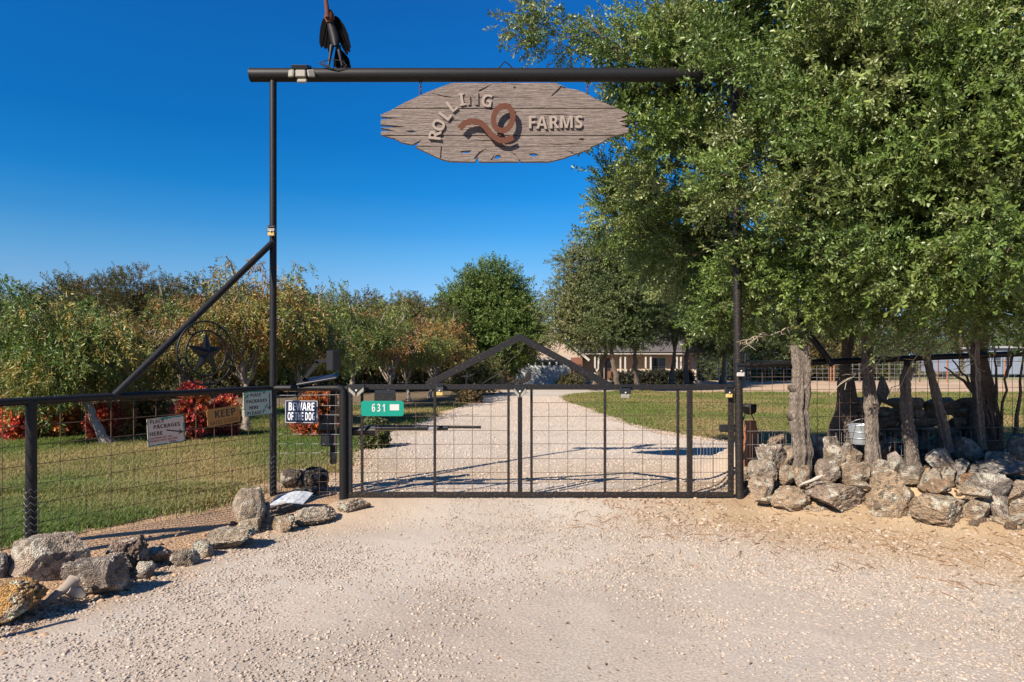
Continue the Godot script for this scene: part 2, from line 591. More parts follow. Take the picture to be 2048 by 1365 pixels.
func build_ground() -> void:
	var soil := Color(0.24, 0.215, 0.1)
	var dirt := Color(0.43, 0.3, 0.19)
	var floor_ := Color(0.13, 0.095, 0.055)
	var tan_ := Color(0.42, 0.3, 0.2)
	var xs := steps(-160, 160, [[-40, 10.0], [-16, 1.2], [-8, 0.4], [8, 0.12], [16, 0.4], [40, 1.2], [150, 10.0]])
	var ds := steps(-6, 420, [[1.6, 1.0], [12, 0.09], [26, 0.3], [75, 1.2], [120, 6.0], [400, 40.0]])
	var paint := func(x: float, d: float) -> Color:
		var k := nz.get_noise_2d(x * 14.0, d * 14.0 + 50.0)
		var c := mixc(dirt, soil, grass_at(x, d))
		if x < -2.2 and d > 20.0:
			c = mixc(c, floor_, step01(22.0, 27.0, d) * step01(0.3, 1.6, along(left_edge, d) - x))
		if x > 9.0 and d > 38.0:
			c = mixc(c, tan_, step01(40.0, 43.0, d) * (1.0 - step01(66.0, 70.0, d)))
		if d < 9.0 and x < 0.0:
			c = mixc(c, Color(0.30, 0.19, 0.11), (1.0 - grass_at(x, d)) * 0.75)
		if x > 2.8 and d < 13.0:
			c = mixc(c, Color(0.38, 0.265, 0.165), 0.8 * step01(2.8, 3.6, x))
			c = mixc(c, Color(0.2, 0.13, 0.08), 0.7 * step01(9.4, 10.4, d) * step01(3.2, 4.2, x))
		return c * (1.12 + 0.3 * k)
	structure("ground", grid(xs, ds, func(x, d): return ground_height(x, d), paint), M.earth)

	# the gravel drive, its own sheet above the ground
	var mb := MB.new()
	var rows := steps(1.0, 62.0, [[9.0, 0.04], [20.0, 0.12], [36.0, 0.4], [61.0, 1.0]])
	var cols := 230
	for d in rows:
		var le := along(left_edge, d)
		var re := along(right_edge, d)
		for i in cols + 1:
			var x := lerpf(le, re, float(i) / cols)
			var e: float = min(x - le, re - x) + nz.get_noise_2d(x * 20.0, d * 20.0) * 0.28 + nz.get_noise_2d(x * 90.0, d * 90.0) * 0.09
			var bump: float = 0.0
			if d < 20.0:
				bump = max(0.0, nz2.get_noise_2d(x * 55.0, d * 55.0)) * 0.012 + max(0.0, nz.get_noise_2d(x * 240.0, d * 240.0)) * 0.009
			var k1 := nz.get_noise_2d(x * 11.0 + 40.0, d * 11.0)
			var k2 := nz2.get_noise_2d(x * 30.0, d * 30.0)
			var c := Color(0.515, 0.425, 0.355)
			c = mixc(c, Color(0.55, 0.475, 0.405), step01(-0.1, 0.4, k1))
			c = mixc(c, Color(0.45, 0.385, 0.335), step01(0.05, 0.45, k2) * 0.8)
			var rut: float = exp(-pow((x - 0.55 - k1 * 0.5) / 0.28, 2.0)) + exp(-pow((x + 1.05 - k1 * 0.5) / 0.28, 2.0))
			c = mixc(c, Color(0.56, 0.48, 0.41), rut * 0.6)
			if d < 9.5:
				c = mixc(c, Color(0.45, 0.325, 0.205), step01(-2.3, -0.8, 0.52 * x + 0.855 * d - 8.83 + k1 * 1.2) * step01(0.9, 2.6, x))
				c = mixc(c, Color(0.33, 0.22, 0.13), 0.75 * step01(0.05, 0.35, k2) * step01(0.4, 2.0, x) * step01(-2.0, -1.0, 0.52 * x + 0.855 * d - 8.83 + k1))
				c = mixc(c, Color(0.36, 0.24, 0.15), 0.85 * (1.0 - step01(0.1, 0.75, x - le + k1 * 0.4)))
				c = mixc(c, Color(0.5, 0.35, 0.23), 0.7 * step01(6.6, 7.8, d + k1) * (1.0 - step01(0.5, 2.2, x - le)))
			else:
				c = mixc(c, Color(0.52, 0.385, 0.27), (1.0 - step01(9.5, 13.0, d + k1 * 2.0)) * 0.8)
				c = mixc(c, Color(0.53, 0.455, 0.385), step01(12.0, 20.0, d) * 0.8)
				c = mixc(c, Color(0.38, 0.29, 0.19), 0.6 * (1.0 - step01(0.0, 0.8, x - le + k1)))
			mb.col = c * Color(0.98, 1.02, 1.03) * (1.0 + 0.22 * k2 + 0.16 * k1)
			mb.add(Vector3(x, ground_height(x, d) + lerpf(-0.035, 0.013, step01(-0.02, 0.22, e)) + bump * step01(0.1, 0.4, e), -d), Vector3.UP)
	for j in rows.size() - 1:
		for i in cols:
			var a := j * (cols + 1) + i
			mb.t3(a, a + 1, a + cols + 1)
			mb.t3(a + 1, a + cols + 2, a + cols + 1)
	mb.smooth()
	for i in mb.n.size():
		if mb.n[i].y < 0.0:
			mb.n[i] = -mb.n[i]
	structure("driveway", mb, M.gravel)


func pebble_mesh(seed_: int) -> ArrayMesh:
	var mb := rock_mb(seed_, 1, Vector3(1, 0.6, 0.8), 6, 0.15, Color(1, 1, 1), false)
	return mb.mesh()


func build_ground_cover() -> void:
	rng.seed = 411
	# loose stones on the drive
	var tones := [Color(0.6, 0.5, 0.42), Color(0.53, 0.4, 0.325), Color(0.66, 0.58, 0.5), Color(0.42, 0.36, 0.32), Color(0.6, 0.44, 0.34), Color(0.54, 0.42, 0.34), Color(0.5, 0.37, 0.25)]
	for kind in 2:
		var xf := []
		var cs := []
		for i in 175000:
			var near := i < 145000
			var d := sqrt(rng.randf_range(2.9 * 2.9, 9.0 * 9.0)) if near else lerpf(8.6, 36.0, pow(rng.randf(), 1.5))
			var le := along(left_edge, d)
			var re := along(right_edge, d)
			var x := rng.randf_range(max(le - 0.1, -0.8 * d), min(re + 0.25, 0.8 * d))
			var dens := nz2.get_noise_2d(x * 16.0 + 20.0, d * 16.0)
			var rutx: float = minf(absf(x - 0.55), absf(x + 1.05))
			if near and rng.randf() > 0.7 + dens * 1.6 - (0.2 if rutx < 0.3 else 0.0):
				continue
			var s := 0.0034 + 0.009 * pow(rng.randf(), 3.4)
			if not near:
				s = 0.005 + 0.011 * pow(rng.randf(), 2.0) + d * 0.0002
				if d < 13.0 and rng.randf() > 0.25 + 0.18 * (d - 9.0):
					continue
			var bk := 0.52 * x + 0.855 * d - 8.83
			if near and x > 1.0:
				if rng.randf() < 0.62 * step01(-1.9, -0.9, bk) + 0.25 * step01(-0.7, -0.3, bk):
					continue
				if absf(bk + 0.85) < 0.5 and rng.randf() < 0.12:
					s *= 2.2
			s *= 0.9 + kind * 0.3
			var b := Basis(Vector3.UP, rng.randf() * TAU) * Basis(Vector3.RIGHT, rng.randf_range(-0.4, 0.4))
			xf.append(Transform3D(b.scaled(Vector3.ONE * s * 2.0), V(x, ground_height(x, d) + 0.013 + s * rng.randf_range(0.0, 0.35), d)))
			var c: Color = tones[rng.randi() % tones.size()]
			c = mixc(c, Color(0.45, 0.4, 0.345), 0.5) * rng.randf_range(0.5, 0.9)
			if near and x > 0.8:
				c = mixc(c, Color(0.34, 0.235, 0.145), 0.6 * step01(-2.2, -0.8, bk))
			if not near:
				c = mixc(c, Color(0.52, 0.44, 0.37), 0.45)
			cs.append(c)
		scatter("loose_gravel", pebble_mesh(50 + kind), M.pebble, xf, cs)
	# larger pale stones washed together on the right
	var xf2 := []
	var cs2 := []
	for i in 700:
		var x := rng.randf_range(1.1, 5.6)
		var d := rng.randf_range(4.6, 8.3)
		var back := 0.52 * x + 0.855 * d - 8.83
		if back > -0.12 or back < -2.4 or rng.randf() > 1.15 - absf(back + 0.85) * 1.1:
			continue
		var s := 0.008 + 0.028 * pow(rng.randf(), 2.2)
		xf2.append(Transform3D((Basis(Vector3.UP, rng.randf() * TAU)).scaled(Vector3(s, s * 0.7, s) * 2.0), V(x, ground_height(x, d) + 0.012 + s * 0.1, d)))
		cs2.append(mixc(Color(0.48, 0.44, 0.39), Color(0.36, 0.28, 0.21), rng.randf()))
	scatter("pale_rubble", pebble_mesh(57), M.pebble, xf2, cs2)
	# small rubble between the big rocks on the right
	var xf6 := []
	var cs6 := []
	for i in 2400:
		var x := rng.randf_range(2.95, 6.4)
		var d := rng.randf_range(6.4, 9.2)
		var bk := 0.52 * x + 0.855 * d - 8.83
		if bk < -0.3 or rng.randf() > (0.35 if bk < 0.0 else 0.8):
			continue
		var s := 0.012 + 0.075 * pow(rng.randf(), 2.6)
		xf6.append(Transform3D((Basis(Vector3.UP, rng.randf() * TAU) * Basis(Vector3.RIGHT, rng.randf())).scaled(Vector3.ONE * s * 2.0), V(x, ground_height(x, d) + s * 0.2, d)))
		cs6.append(mixc(Color(0.45, 0.36, 0.27), Color(0.3, 0.2, 0.13), rng.randf()) * rng.randf_range(0.7, 1.15))
	scatter("rock_rubble", rock_mb(61, 2, Vector3(1, 0.7, 0.85), 8, 0.12, Color(1, 1, 1), false).mesh(), M.rock, xf6, cs6)
	# dead leaves and twigs
	var lf := MB.new()
	for q in [[0.0, 0.0], [0.35, 0.16], [1.0, 0.0], [0.4, -0.17]]:
		lf.add(Vector3(q[0] - 0.5, 0.12 * absf(q[1]) * 3.0, q[1]), Vector3.UP)
	lf.t3(0, 1, 2)
	lf.t3(0, 2, 3)
	lf.smooth()
	var lm := lf.mesh()
	var xf3 := []
	var cs3 := []
	for i in 13000:
		var x := rng.randf_range(-14.0, 7.0)
		var d := rng.randf_range(3.0, 9.5)
		var k := 0.5
		if i > 7600:
			x = rng.randf_range(-22.0, -2.5)
			d = rng.randf_range(8.0, 26.0)
			k = 0.62 + nz.get_noise_2d(x * 10.0, d * 10.0) * 1.2
		elif x < -1.5:
			k = 0.35 if x < along(left_edge, d) + 0.5 else 0.05
		elif x > 0.6:
			k = 0.35 + 0.65 * step01(-2.6, -0.5, 0.52 * x + 0.855 * d - 8.83)
		if rng.randf() > k:
			continue
		var s := rng.randf_range(0.012, 0.042) * (1.0 if i <= 7600 else 2.0)
		var b := Basis(Vector3.UP, rng.randf() * TAU) * Basis(Vector3.RIGHT, rng.randf_range(-0.6, 0.6)) * Basis(Vector3.BACK, rng.randf_range(-0.4, 0.4))
		xf3.append(Transform3D(b.scaled(Vector3.ONE * s), V(x, ground_height(x, d) + 0.022 + (0.02 if i > 7600 else 0.0), d)))
		cs3.append(mixc(Color(0.13, 0.065, 0.03), Color(0.32, 0.18, 0.075), rng.randf()) * rng.randf_range(0.6, 1.2))
	for i in 5200:
		var x := rng.randf_range(0.9, 6.2)
		var d := rng.randf_range(4.2, 8.6)
		var bk := 0.52 * x + 0.855 * d - 8.83
		if rng.randf() > step01(-2.6, -0.9, bk) * (0.45 + nz2.get_noise_2d(x * 60.0, d * 60.0) * 1.6) or bk > 0.4:
			continue
		var s := rng.randf_range(0.018, 0.055)
		var b := Basis(Vector3.UP, rng.randf() * TAU) * Basis(Vector3.RIGHT, rng.randf_range(-0.6, 0.6))
		xf3.append(Transform3D(b.scaled(Vector3(s, s, s * 0.7)), V(x, ground_height(x, d) + 0.03, d)))
		cs3.append(mixc(Color(0.1, 0.05, 0.022), Color(0.27, 0.15, 0.065), rng.randf()) * rng.randf_range(0.7, 1.2))
	scatter("fallen_leaves", lm, M.litter, xf3, cs3)
	var tw := MB.new()
	tw.tube([Vector3(-0.5, 0, 0), Vector3(-0.1, 0.02, 0.05), Vector3(0.2, 0.03, 0.02), Vector3(0.5, 0, -0.04)], [0.016, 0.014, 0.012, 0.008], 5)
	var xf4 := []
	var cs4 := []
	for i in 900:
		var x := rng.randf_range(0.6, 5.6)
		var d := rng.randf_range(3.4, 8.4)
		if rng.randf() > step01(-3.2, -0.8, 0.52 * x + 0.855 * d - 8.83) or 0.52 * x + 0.855 * d > 8.8:
			continue
		var s := rng.randf_range(0.04, 0.2)
		xf4.append(Transform3D(Basis(Vector3.UP, rng.randf() * TAU).scaled(Vector3(s, 0.25, 0.25)), V(x, ground_height(x, d) + 0.02, d)))
		cs4.append(mixc(Color(0.2, 0.11, 0.06), Color(0.38, 0.24, 0.13), rng.randf()))
	scatter("fallen_twigs", tw.mesh(), M.litter, xf4, cs4)
	# earth clods heaped along the left stones
	var xf5 := []
	var cs5 := []
	for i in 1500:
		var d := rng.randf_range(3.2, 8.2)
		var x := along(left_edge, d) + rng.randfn(0.0, 0.22)
		var s := 0.008 + 0.03 * pow(rng.randf(), 2.5)
		xf5.append(Transform3D(Basis(Vector3.UP, rng.randf() * TAU).scaled(Vector3.ONE * s * 2.0), V(x, ground_height(x, d) + s * 0.3, d)))
		cs5.append(mixc(Color(0.26, 0.16, 0.095), Color(0.42, 0.3, 0.2), rng.randf()))
	scatter("earth_clods", pebble_mesh(59), M.pebble, xf5, cs5)
	# grass
	for kind in 2:
		var mb := MB.new()
		for k in 11:
			var a := rng.randf() * TAU
			var o := Vector3(rng.randfn(0, 0.03), 0, rng.randfn(0, 0.03))
			var hgt := rng.randf_range(0.03, 0.075) * (1.25 if kind == 1 else 0.9)
			var lean := Vector3(cos(a), 0, sin(a)) * hgt * rng.randf_range(0.3, 1.1)
			var w := Vector3(-sin(a), 0, cos(a)) * rng.randf_range(0.0022, 0.0038)
			mb.col = mixc(Color(1, 1, 1), Color(1.5, 1.15, 0.9), rng.randf()) * rng.randf_range(0.75, 1.2)
			var i0 := mb.add(o - w, Vector3.UP)
			mb.add(o + w, Vector3.UP)
			mb.add(o + Vector3(0, hgt * 0.62, 0) + lean * 0.35 + w * 0.7, Vector3.UP)
			mb.add(o + Vector3(0, hgt * 0.62, 0) + lean * 0.35 - w * 0.7, Vector3.UP)
			mb.add(o + Vector3(0, hgt * 0.85, 0) + lean, Vector3.UP)
			mb.t3(i0, i0 + 1, i0 + 2)
			mb.t3(i0, i0 + 2, i0 + 3)
			mb.t3(i0 + 3, i0 + 2, i0 + 4)
		mb.smooth()
		for i in mb.n.size():
			mb.n[i] = (mb.n[i] * (1.0 if mb.n[i].y > 0 else -1.0) + Vector3(0, 0.8, 0)).normalized()
		var xf := []
		var cs := []
		for side in 2:
			for i in (60000 if side == 0 else 26000):
				var d := 0.0
				var x := 0.0
				if side == 0:
					d = lerpf(4.2, 30.0, pow(rng.randf(), 1.7))
					x = rng.randf_range(-0.82 * d - 0.6, along(left_edge, d))
				else:
					d = lerpf(13.4, 48.0, pow(rng.randf(), 1.4))
					x = rng.randf_range(along(right_edge, d), 0.82 * d)
				var g := grass_at(x, d)
				if rng.randf() > g:
					continue
				var s := rng.randf_range(0.7, 1.25) * (1.0 + d * 0.035)
				var k := nz.get_noise_2d(x * 15.0 - 70.0, d * 15.0) * 1.3 + rng.randf_range(-0.35, 0.35)
				xf.append(Transform3D(Basis(Vector3.UP, rng.randf() * TAU).scaled(Vector3(s * 1.2, s * (0.75 if side == 1 else 1.0), s * 1.2)), V(x, ground_height(x, d) - 0.004, d)))
				var green := Color(0.1, 0.168, 0.036) if side == 0 else Color(0.165, 0.212, 0.056)
				cs.append(mixc(green, Color(0.36, 0.285, 0.15), 0.32 + k * 0.9 + (0.14 * (1.0 - step01(6.0, 9.0, d)) if side == 0 else 0.0)))
		scatter("lawn_grass", mb.mesh(), M.grass, xf, cs)


# ---------------------------------------------------------------- rocks
func icosphere(level: int) -> Array:
	if ico_cache.has(level):
		return ico_cache[level]
	var t := (1.0 + sqrt(5.0)) / 2.0
	var v := PackedVector3Array([Vector3(-1, t, 0), Vector3(1, t, 0), Vector3(-1, -t, 0), Vector3(1, -t, 0), Vector3(0, -1, t), Vector3(0, 1, t), Vector3(0, -1, -t), Vector3(0, 1, -t), Vector3(t, 0, -1), Vector3(t, 0, 1), Vector3(-t, 0, -1), Vector3(-t, 0, 1)])
	var f := PackedInt32Array([0, 11, 5, 0, 5, 1, 0, 1, 7, 0, 7, 10, 0, 10, 11, 1, 5, 9, 5, 11, 4, 11, 10, 2, 10, 7, 6, 7, 1, 8, 3, 9, 4, 3, 4, 2, 3, 2, 6, 3, 6, 8, 3, 8, 9, 4, 9, 5, 2, 4, 11, 6, 2, 10, 8, 6, 7, 9, 8, 1])
	for i in v.size():
		v[i] = v[i].normalized()
	for l in level:
		var mids := {}
		var g := PackedInt32Array()
		for i in range(0, f.size(), 3):
			var m := [0, 0, 0]
			for k in 3:
				var a := f[i + k]
				var b := f[i + (k + 1) % 3]
				var key := mini(a, b) * 100000 + maxi(a, b)
				if not mids.has(key):
					mids[key] = v.size()
					v.append((v[a] + v[b]).normalized())
				m[k] = mids[key]
			g.append_array(PackedInt32Array([f[i], m[0], m[2], f[i + 1], m[1], m[0], f[i + 2], m[2], m[1], m[0], m[1], m[2]]))
		f = g
	ico_cache[level] = [v, f]
	return ico_cache[level]


# a broken stone: a ball cut by planes and roughened, as large as size, centred on the origin
func rock_mb(seed_: int, level: int, size: Vector3, cuts: int, rough: float, tint: Color, spots := true, dirt := 0.0) -> MB:
	var r := RandomNumberGenerator.new()
	r.seed = seed_ * 7919 + 13
	var ball := icosphere(level)
	var mb := MB.new()
	var pl := []
	for i in cuts:
		var dir := Vector3(r.randfn(), r.randfn() * 0.8, r.randfn()).normalized()
		pl.append([dir, r.randf_range(0.42, 0.8)])
	pl.append([Vector3.UP, r.randf_range(0.6, 0.85)])
	var off := Vector3(r.randf() * 500.0, r.randf() * 500.0, r.randf() * 500.0)
	var lo := Vector3.ONE * 99.0
	var hi := -lo
	for p0 in ball[0]:
		var p: Vector3 = p0
		for c in pl:
			var t: float = p.dot(c[0])
			if t > c[1]:
				p -= c[0] * (t - c[1]) * 0.985
		var q := p * 30.0 + off
		var q2 := p * 90.0 + off
		var rd := 0.35 - absf(nz.get_noise_3dv(q2 * 2.4))
		p *= 1.0 + rough * (nz.get_noise_3dv(q * 2.2) * 0.8 + rd * 0.8 + nz2.get_noise_3dv(q2 * 6.0) * 0.55 + (nz.get_noise_3dv(q2 * 13.0) * 0.22 if level > 3 else 0.0))
		mb.add(p, p)
		lo = lo.min(p)
		hi = hi.max(p)
	var sc := size / (hi - lo)
	var mid := (hi + lo) * 0.5
	for i in mb.v.size():
		mb.v[i] = (mb.v[i] - mid) * sc
	mb.ix = ball[1].duplicate()
	mb.smooth()
	if mb.v.size() > 0 and mb.n[0].dot(mb.v[0]) < 0.0:
		for i in mb.n.size():
			mb.n[i] = -mb.n[i]
	if spots:
		var dark := Color(0.085, 0.08, 0.075)
		var pale := Color(0.64, 0.6, 0.54)
		for i in mb.v.size():
			var q := mb.v[i] * 100.0 + off
			var k := nz.get_noise_3dv(q * 2.2)
			var k2 := nz2.get_noise_3dv(q * 9.0)
			var c := tint * (0.88 + 0.4 * k + 0.5 * k2)
			c = mixc(c, pale, step01(0.1, 0.3, nz2.get_noise_3dv(q * 5.0 + Vector3(77, 0, 0)) + 0.35 * k2) * 0.65)
			c = mixc(c, dark, step01(0.16, 0.34, nz2.get_noise_3dv(q * 12.0 + Vector3(0, 99, 0)) + 0.4 * k2) * 0.75)
			c = c * Color(2.0, 1.92, 1.8)
			if dirt > 0.0:      # dried mud splashed on the lower part
				c = mixc(c, Color(0.62, 0.44, 0.285), dirt * step01(0.05, -0.28, mb.v[i].y / size.y + 0.45 * k + 0.3 * k2))
			mb.c[i] = c
	return mb


func rock(called: String, px0: float, py0: float, px1: float, py1: float, d: float, tint: Color, seed_: int, label: String, group: String, turn := 0.0, cuts := 9, rough := 0.12, deep := 0.9) -> void:
	var a := P(px0, py0, d)
	var b := P(px1, py1, d)
	var w := absf(b.x - a.x)
	var h := absf(a.y - b.y)
	var bury := h * 0.3
	var mb := rock_mb(seed_, 5 if absf(px1 - px0) > 84.0 else 4, Vector3(w, h + bury, w * deep), cuts, rough, tint, true, 0.85 if group.begins_with("rocks heaped") else 0.4)
	var bs := Basis(Vector3.BACK, turn)
	for i in mb.v.size():
		mb.v[i] = bs * mb.v[i] + Vector3(0, (h + bury) * 0.5, 0)
		mb.n[i] = bs * mb.n[i]
	var o := obj(called, mb, M.rock)
	var rx := (a.x + b.x) * 0.5
	o.position = Vector3(rx, minf(b.y - bury, ground_height(rx, d) - bury * 0.5 + (0.0 if px1 < 760.0 else 0.25)), -d)
	tag(o, label, "rock", group)


func build_rocks() -> void:
	var g := "stones along the left fence"
	var tan_ := Color(0.4, 0.33, 0.27)
	var grey := Color(0.34, 0.3, 0.265)
	var dark := Color(0.17, 0.15, 0.14)
	rock("rock", 26, 1070, 174, 1162, 5.55, Color(0.42, 0.35, 0.29), 1, "large flat-topped grey slab at the foot of the left fence post", g, 0.12, 12, 0.08, 0.8)
	rock("rock", -40, 1158, 102, 1226, 4.85, Color(0.46, 0.27, 0.1), 2, "ochre yellow crumbly rock at the left edge, nearest the drive", g, 0.1, 6, 0.16)
	rock("rock", 138, 1104, 250, 1172, 5.35, Color(0.26, 0.22, 0.2), 3, "dark shiny mottled rock leaning below the large grey slab", g, 0.15, 8, 0.14)
	rock("rock", 170, 1074, 268, 1118, 5.7, Color(0.4, 0.33, 0.25), 4, "layered tan rock behind the dark mottled one", g, 0.2, 9, 0.14)
	rock("rock", 212, 1040, 298, 1094, 5.95, Color(0.27, 0.2, 0.165), 5, "rust brown jagged rock, highest of the left heap", g, 0.2, 6, 0.24)
	rock("rock", 284, 1070, 346, 1102, 6.15, Color(0.36, 0.28, 0.22), 6, "low brown stone right of the jagged brown rock", g, 0.0, 8, 0.16)
	rock("rock", 340, 1070, 394, 1100, 6.1, Color(0.33, 0.28, 0.23), 7, "low brown stone with a flat face, second right of the jagged rock", g, 0.0, 8, 0.16)
	rock("rock", 384, 1048, 430, 1080, 6.4, tan_, 8, "small pale pointed stone at the start of the pale flat row", g, 0.3, 8, 0.14)
	rock("rock", 418, 1038, 520, 1074, 6.75, Color(0.47, 0.4, 0.32), 9, "long pale flat stone in front of the fence wires", g, 0.12, 8, 0.18)
	rock("boulder", 462, 966, 532, 1034, 7.5, Color(0.43, 0.36, 0.29), 10, "upright rounded boulder with a green smear beside the gateway pole", g, 0.1, 6, 0.13, 0.8)
	rock("rock", 478, 1022, 520, 1048, 7.3, Color(0.5, 0.42, 0.33), 11, "small pale stone touching the foot of the upright boulder", g, 0.0, 8, 0.15)
	rock("rock", 514, 990, 542, 1022, 7.75, dark, 12, "dark stone squeezed between the upright boulder and the pole", g, 0.0, 8, 0.15)
	rock("rock", 575, 1006, 672, 1036, 7.7, Color(0.48, 0.41, 0.34), 13, "pale crumbling flat rock in front of the gate post", g, 0.14, 6, 0.22)
	rock("rock", 540, 1012, 592, 1042, 7.35, Color(0.36, 0.28, 0.2), 14, "brown flat stone below the white board", g, 0.1, 8, 0.14)
	rock("rock", 676, 994, 742, 1018, 8.1, Color(0.46, 0.37, 0.29), 15, "tan rubble stone at the foot of the gate post", g, 0.0, 8, 0.2)
	rock("rock", -30, 1106, 22, 1160, 5.4, Color(0.2, 0.2, 0.2), 16, "dark blue-grey stone cut off by the left edge", g, 0.0, 8, 0.14)
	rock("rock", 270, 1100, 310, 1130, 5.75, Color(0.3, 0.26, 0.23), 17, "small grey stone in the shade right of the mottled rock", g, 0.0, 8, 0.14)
	rock("burnt_stump", 562, 936, 628, 990, 8.95, Color(0.1, 0.085, 0.075), 18, "charred round stump behind the wire beside the pole", "", 0.0, 5, 0.3)
	rock("burnt_stump", 606, 934, 656, 978, 8.85, Color(0.03, 0.028, 0.028), 19, "black charred knob leaning on the round stump", "", 0.0, 5, 0.32)
	rock("burnt_stump", 588, 974, 640, 998, 8.7, Color(0.06, 0.055, 0.055), 20, "black low lump at the foot of the charred stumps", "", 0.0, 5, 0.3)
	g = "rocks heaped right of the gate"
	var rows := [
		[1516, 886, 1572, 936, 8.45, Color(0.42, 0.36, 0.31), "pale rock blotched black, highest beside the right gate pole", 0.3],
		[1545, 884, 1606, 944, 8.55, Color(0.42, 0.33, 0.25), "leaning tan slab between the blotched rock and the cedar post", -0.6],
		[1498, 918, 1556, 962, 8.3, Color(0.48, 0.41, 0.34), "whitish rock under the blotched one, next to the pole", 0.2],
		[1557, 930, 1590, 966, 8.2, Color(0.42, 0.34, 0.26), "square cut tan block in front of the leaning slab", 0.0],
		[1494, 953, 1550, 994, 8.15, Color(0.44, 0.34, 0.26), "rounded tan rock lowest beside the pole", 0.0],
		[1540, 974, 1620, 1014, 8.0, Color(0.47, 0.36, 0.26), "half-buried sandy rock in front of the tan block", 0.0],
		[1612, 966, 1736, 1020, 7.9, Color(0.42, 0.33, 0.26), "wide half-buried grey and white boulder in front of the cedar post", 0.0],
		[1630, 918, 1682, 962, 8.25, Color(0.34, 0.28, 0.24), "knobbly brown rock right of the leaning cedar post", 0.0],
		[1680, 926, 1744, 964, 8.2, Color(0.42, 0.32, 0.24), "gable-shaped tan rock in front of the second cedar post", 0.2],
		[1620, 868, 1684, 934, 8.7, Color(0.34, 0.29, 0.25), "big dark-sided rock behind the first cedar post", 0.0],
		[1646, 890, 1690, 926, 8.55, Color(0.4, 0.33, 0.27), "tan rock against the big dark-sided one", -0.3],
		[1680, 886, 1726, 912, 8.75, Color(0.3, 0.26, 0.23), "brown rock under the hanging bucket", 0.0],
		[1684, 908, 1726, 936, 8.5, Color(0.42, 0.34, 0.26), "sunlit tan stone below the bucket", 0.0],
		[1536, 868, 1574, 892, 8.95, Color(0.38, 0.28, 0.21), "reddish flat stone on top behind the blotched rock", 0.0],
		[1740, 938, 1826, 1030, 7.6, Color(0.45, 0.35, 0.25), "tall pyramid-shaped tan boulder at the front of the heap", 0.1],
		[1774, 902, 1806, 942, 8.25, Color(0.37, 0.33, 0.3), "pale knob of rock between the second and third cedar posts", 0.0],
		[1742, 918, 1778, 954, 8.15, Color(0.38, 0.3, 0.25), "brown rock at the foot of the second cedar post", 0.0],
		[1818, 992, 1944, 1044, 7.35, Color(0.46, 0.36, 0.26), "long low sandy ledge rock at the front", -0.12],
		[1932, 1002, 1982, 1046, 7.2, Color(0.42, 0.33, 0.25), "wedge stone split from the end of the long ledge", -0.3],
		[1944, 944, 2018, 1000, 7.45, Color(0.36, 0.32, 0.29), "big grey pitted boulder near the right edge", 0.0],
		[1974, 990, 2030, 1046, 7.2, Color(0.33, 0.28, 0.25), "grooved brown rock under the pitted boulder", 0.0],
		[1840, 936, 1892, 978, 7.85, Color(0.4, 0.35, 0.28), "egg-shaped pale rock above the long ledge", -0.3],
		[1842, 894, 1912, 938, 8.15, Color(0.36, 0.31, 0.27), "humped grey rock under the third cedar post", 0.0],
		[1882, 932, 1908, 962, 7.95, Color(0.42, 0.33, 0.25), "small tan stone beside the egg-shaped rock", 0.0],
		[1904, 918, 1940, 962, 7.95, Color(0.24, 0.23, 0.23), "dark square stone right of the humped rock", 0.0],
		[1894, 876, 1970, 914, 8.5, Color(0.3, 0.28, 0.26), "long grey rock lying at the foot of the leaning thin post", -0.25],
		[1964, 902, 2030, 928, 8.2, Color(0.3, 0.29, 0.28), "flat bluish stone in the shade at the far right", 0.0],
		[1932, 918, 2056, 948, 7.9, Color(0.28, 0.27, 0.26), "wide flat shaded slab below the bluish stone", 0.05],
		[2012, 960, 2070, 1000, 7.4, Color(0.38, 0.31, 0.25), "sun-flecked rock cut by the right edge", 0.0],
		[2018, 870, 2080, 916, 8.35, Color(0.27, 0.26, 0.26), "round grey boulder half outside at the right edge", 0.0],
		[2022, 988, 2070, 1034, 7.1, Color(0.42, 0.32, 0.23), "tan rock lowest at the right edge", 0.0],
		[1918, 946, 1950, 972, 7.8, Color(0.42, 0.25, 0.15), "reddish clay lump between the ledge and the pitted boulder", 0.0],
		[1586, 930, 1618, 968, 8.15, Color(0.4, 0.31, 0.23), "tan stone between the cut block and the cedar post", 0.0],
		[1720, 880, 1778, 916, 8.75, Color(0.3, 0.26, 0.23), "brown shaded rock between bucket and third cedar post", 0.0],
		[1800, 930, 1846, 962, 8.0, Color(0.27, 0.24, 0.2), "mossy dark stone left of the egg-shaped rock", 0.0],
		[1860, 958, 1904, 982, 7.65, Color(0.36, 0.25, 0.17), "reddish flat stone behind the long ledge", 0.0],
		[1590, 880, 1640, 930, 8.75, Color(0.36, 0.29, 0.23), "brown stone directly behind the first cedar post", 0.0],
	]
	var k := 30
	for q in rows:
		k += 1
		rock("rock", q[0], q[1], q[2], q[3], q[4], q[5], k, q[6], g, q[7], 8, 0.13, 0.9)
	var spill := ["the rounded rock beside the pole", "the half-buried sandy rock", "the left end of the wide half-buried boulder", "the right end of the wide half-buried boulder", "the gable-shaped tan rock", "the pyramid-shaped boulder, on its left", "the pyramid-shaped boulder, on its right", "the long sandy ledge rock", "the wedge stone at the end of the ledge", "the big pitted boulder", "the grooved brown rock", "the tan rock at the right edge"]
	var spots := [[1530, 1000], [1590, 1016], [1634, 1026], [1712, 1028], [1724, 966], [1762, 1034], [1832, 1030], [1880, 1050], [1960, 1052], [1950, 984], [2006, 1050], [2034, 1044]]
	rng.seed = 63
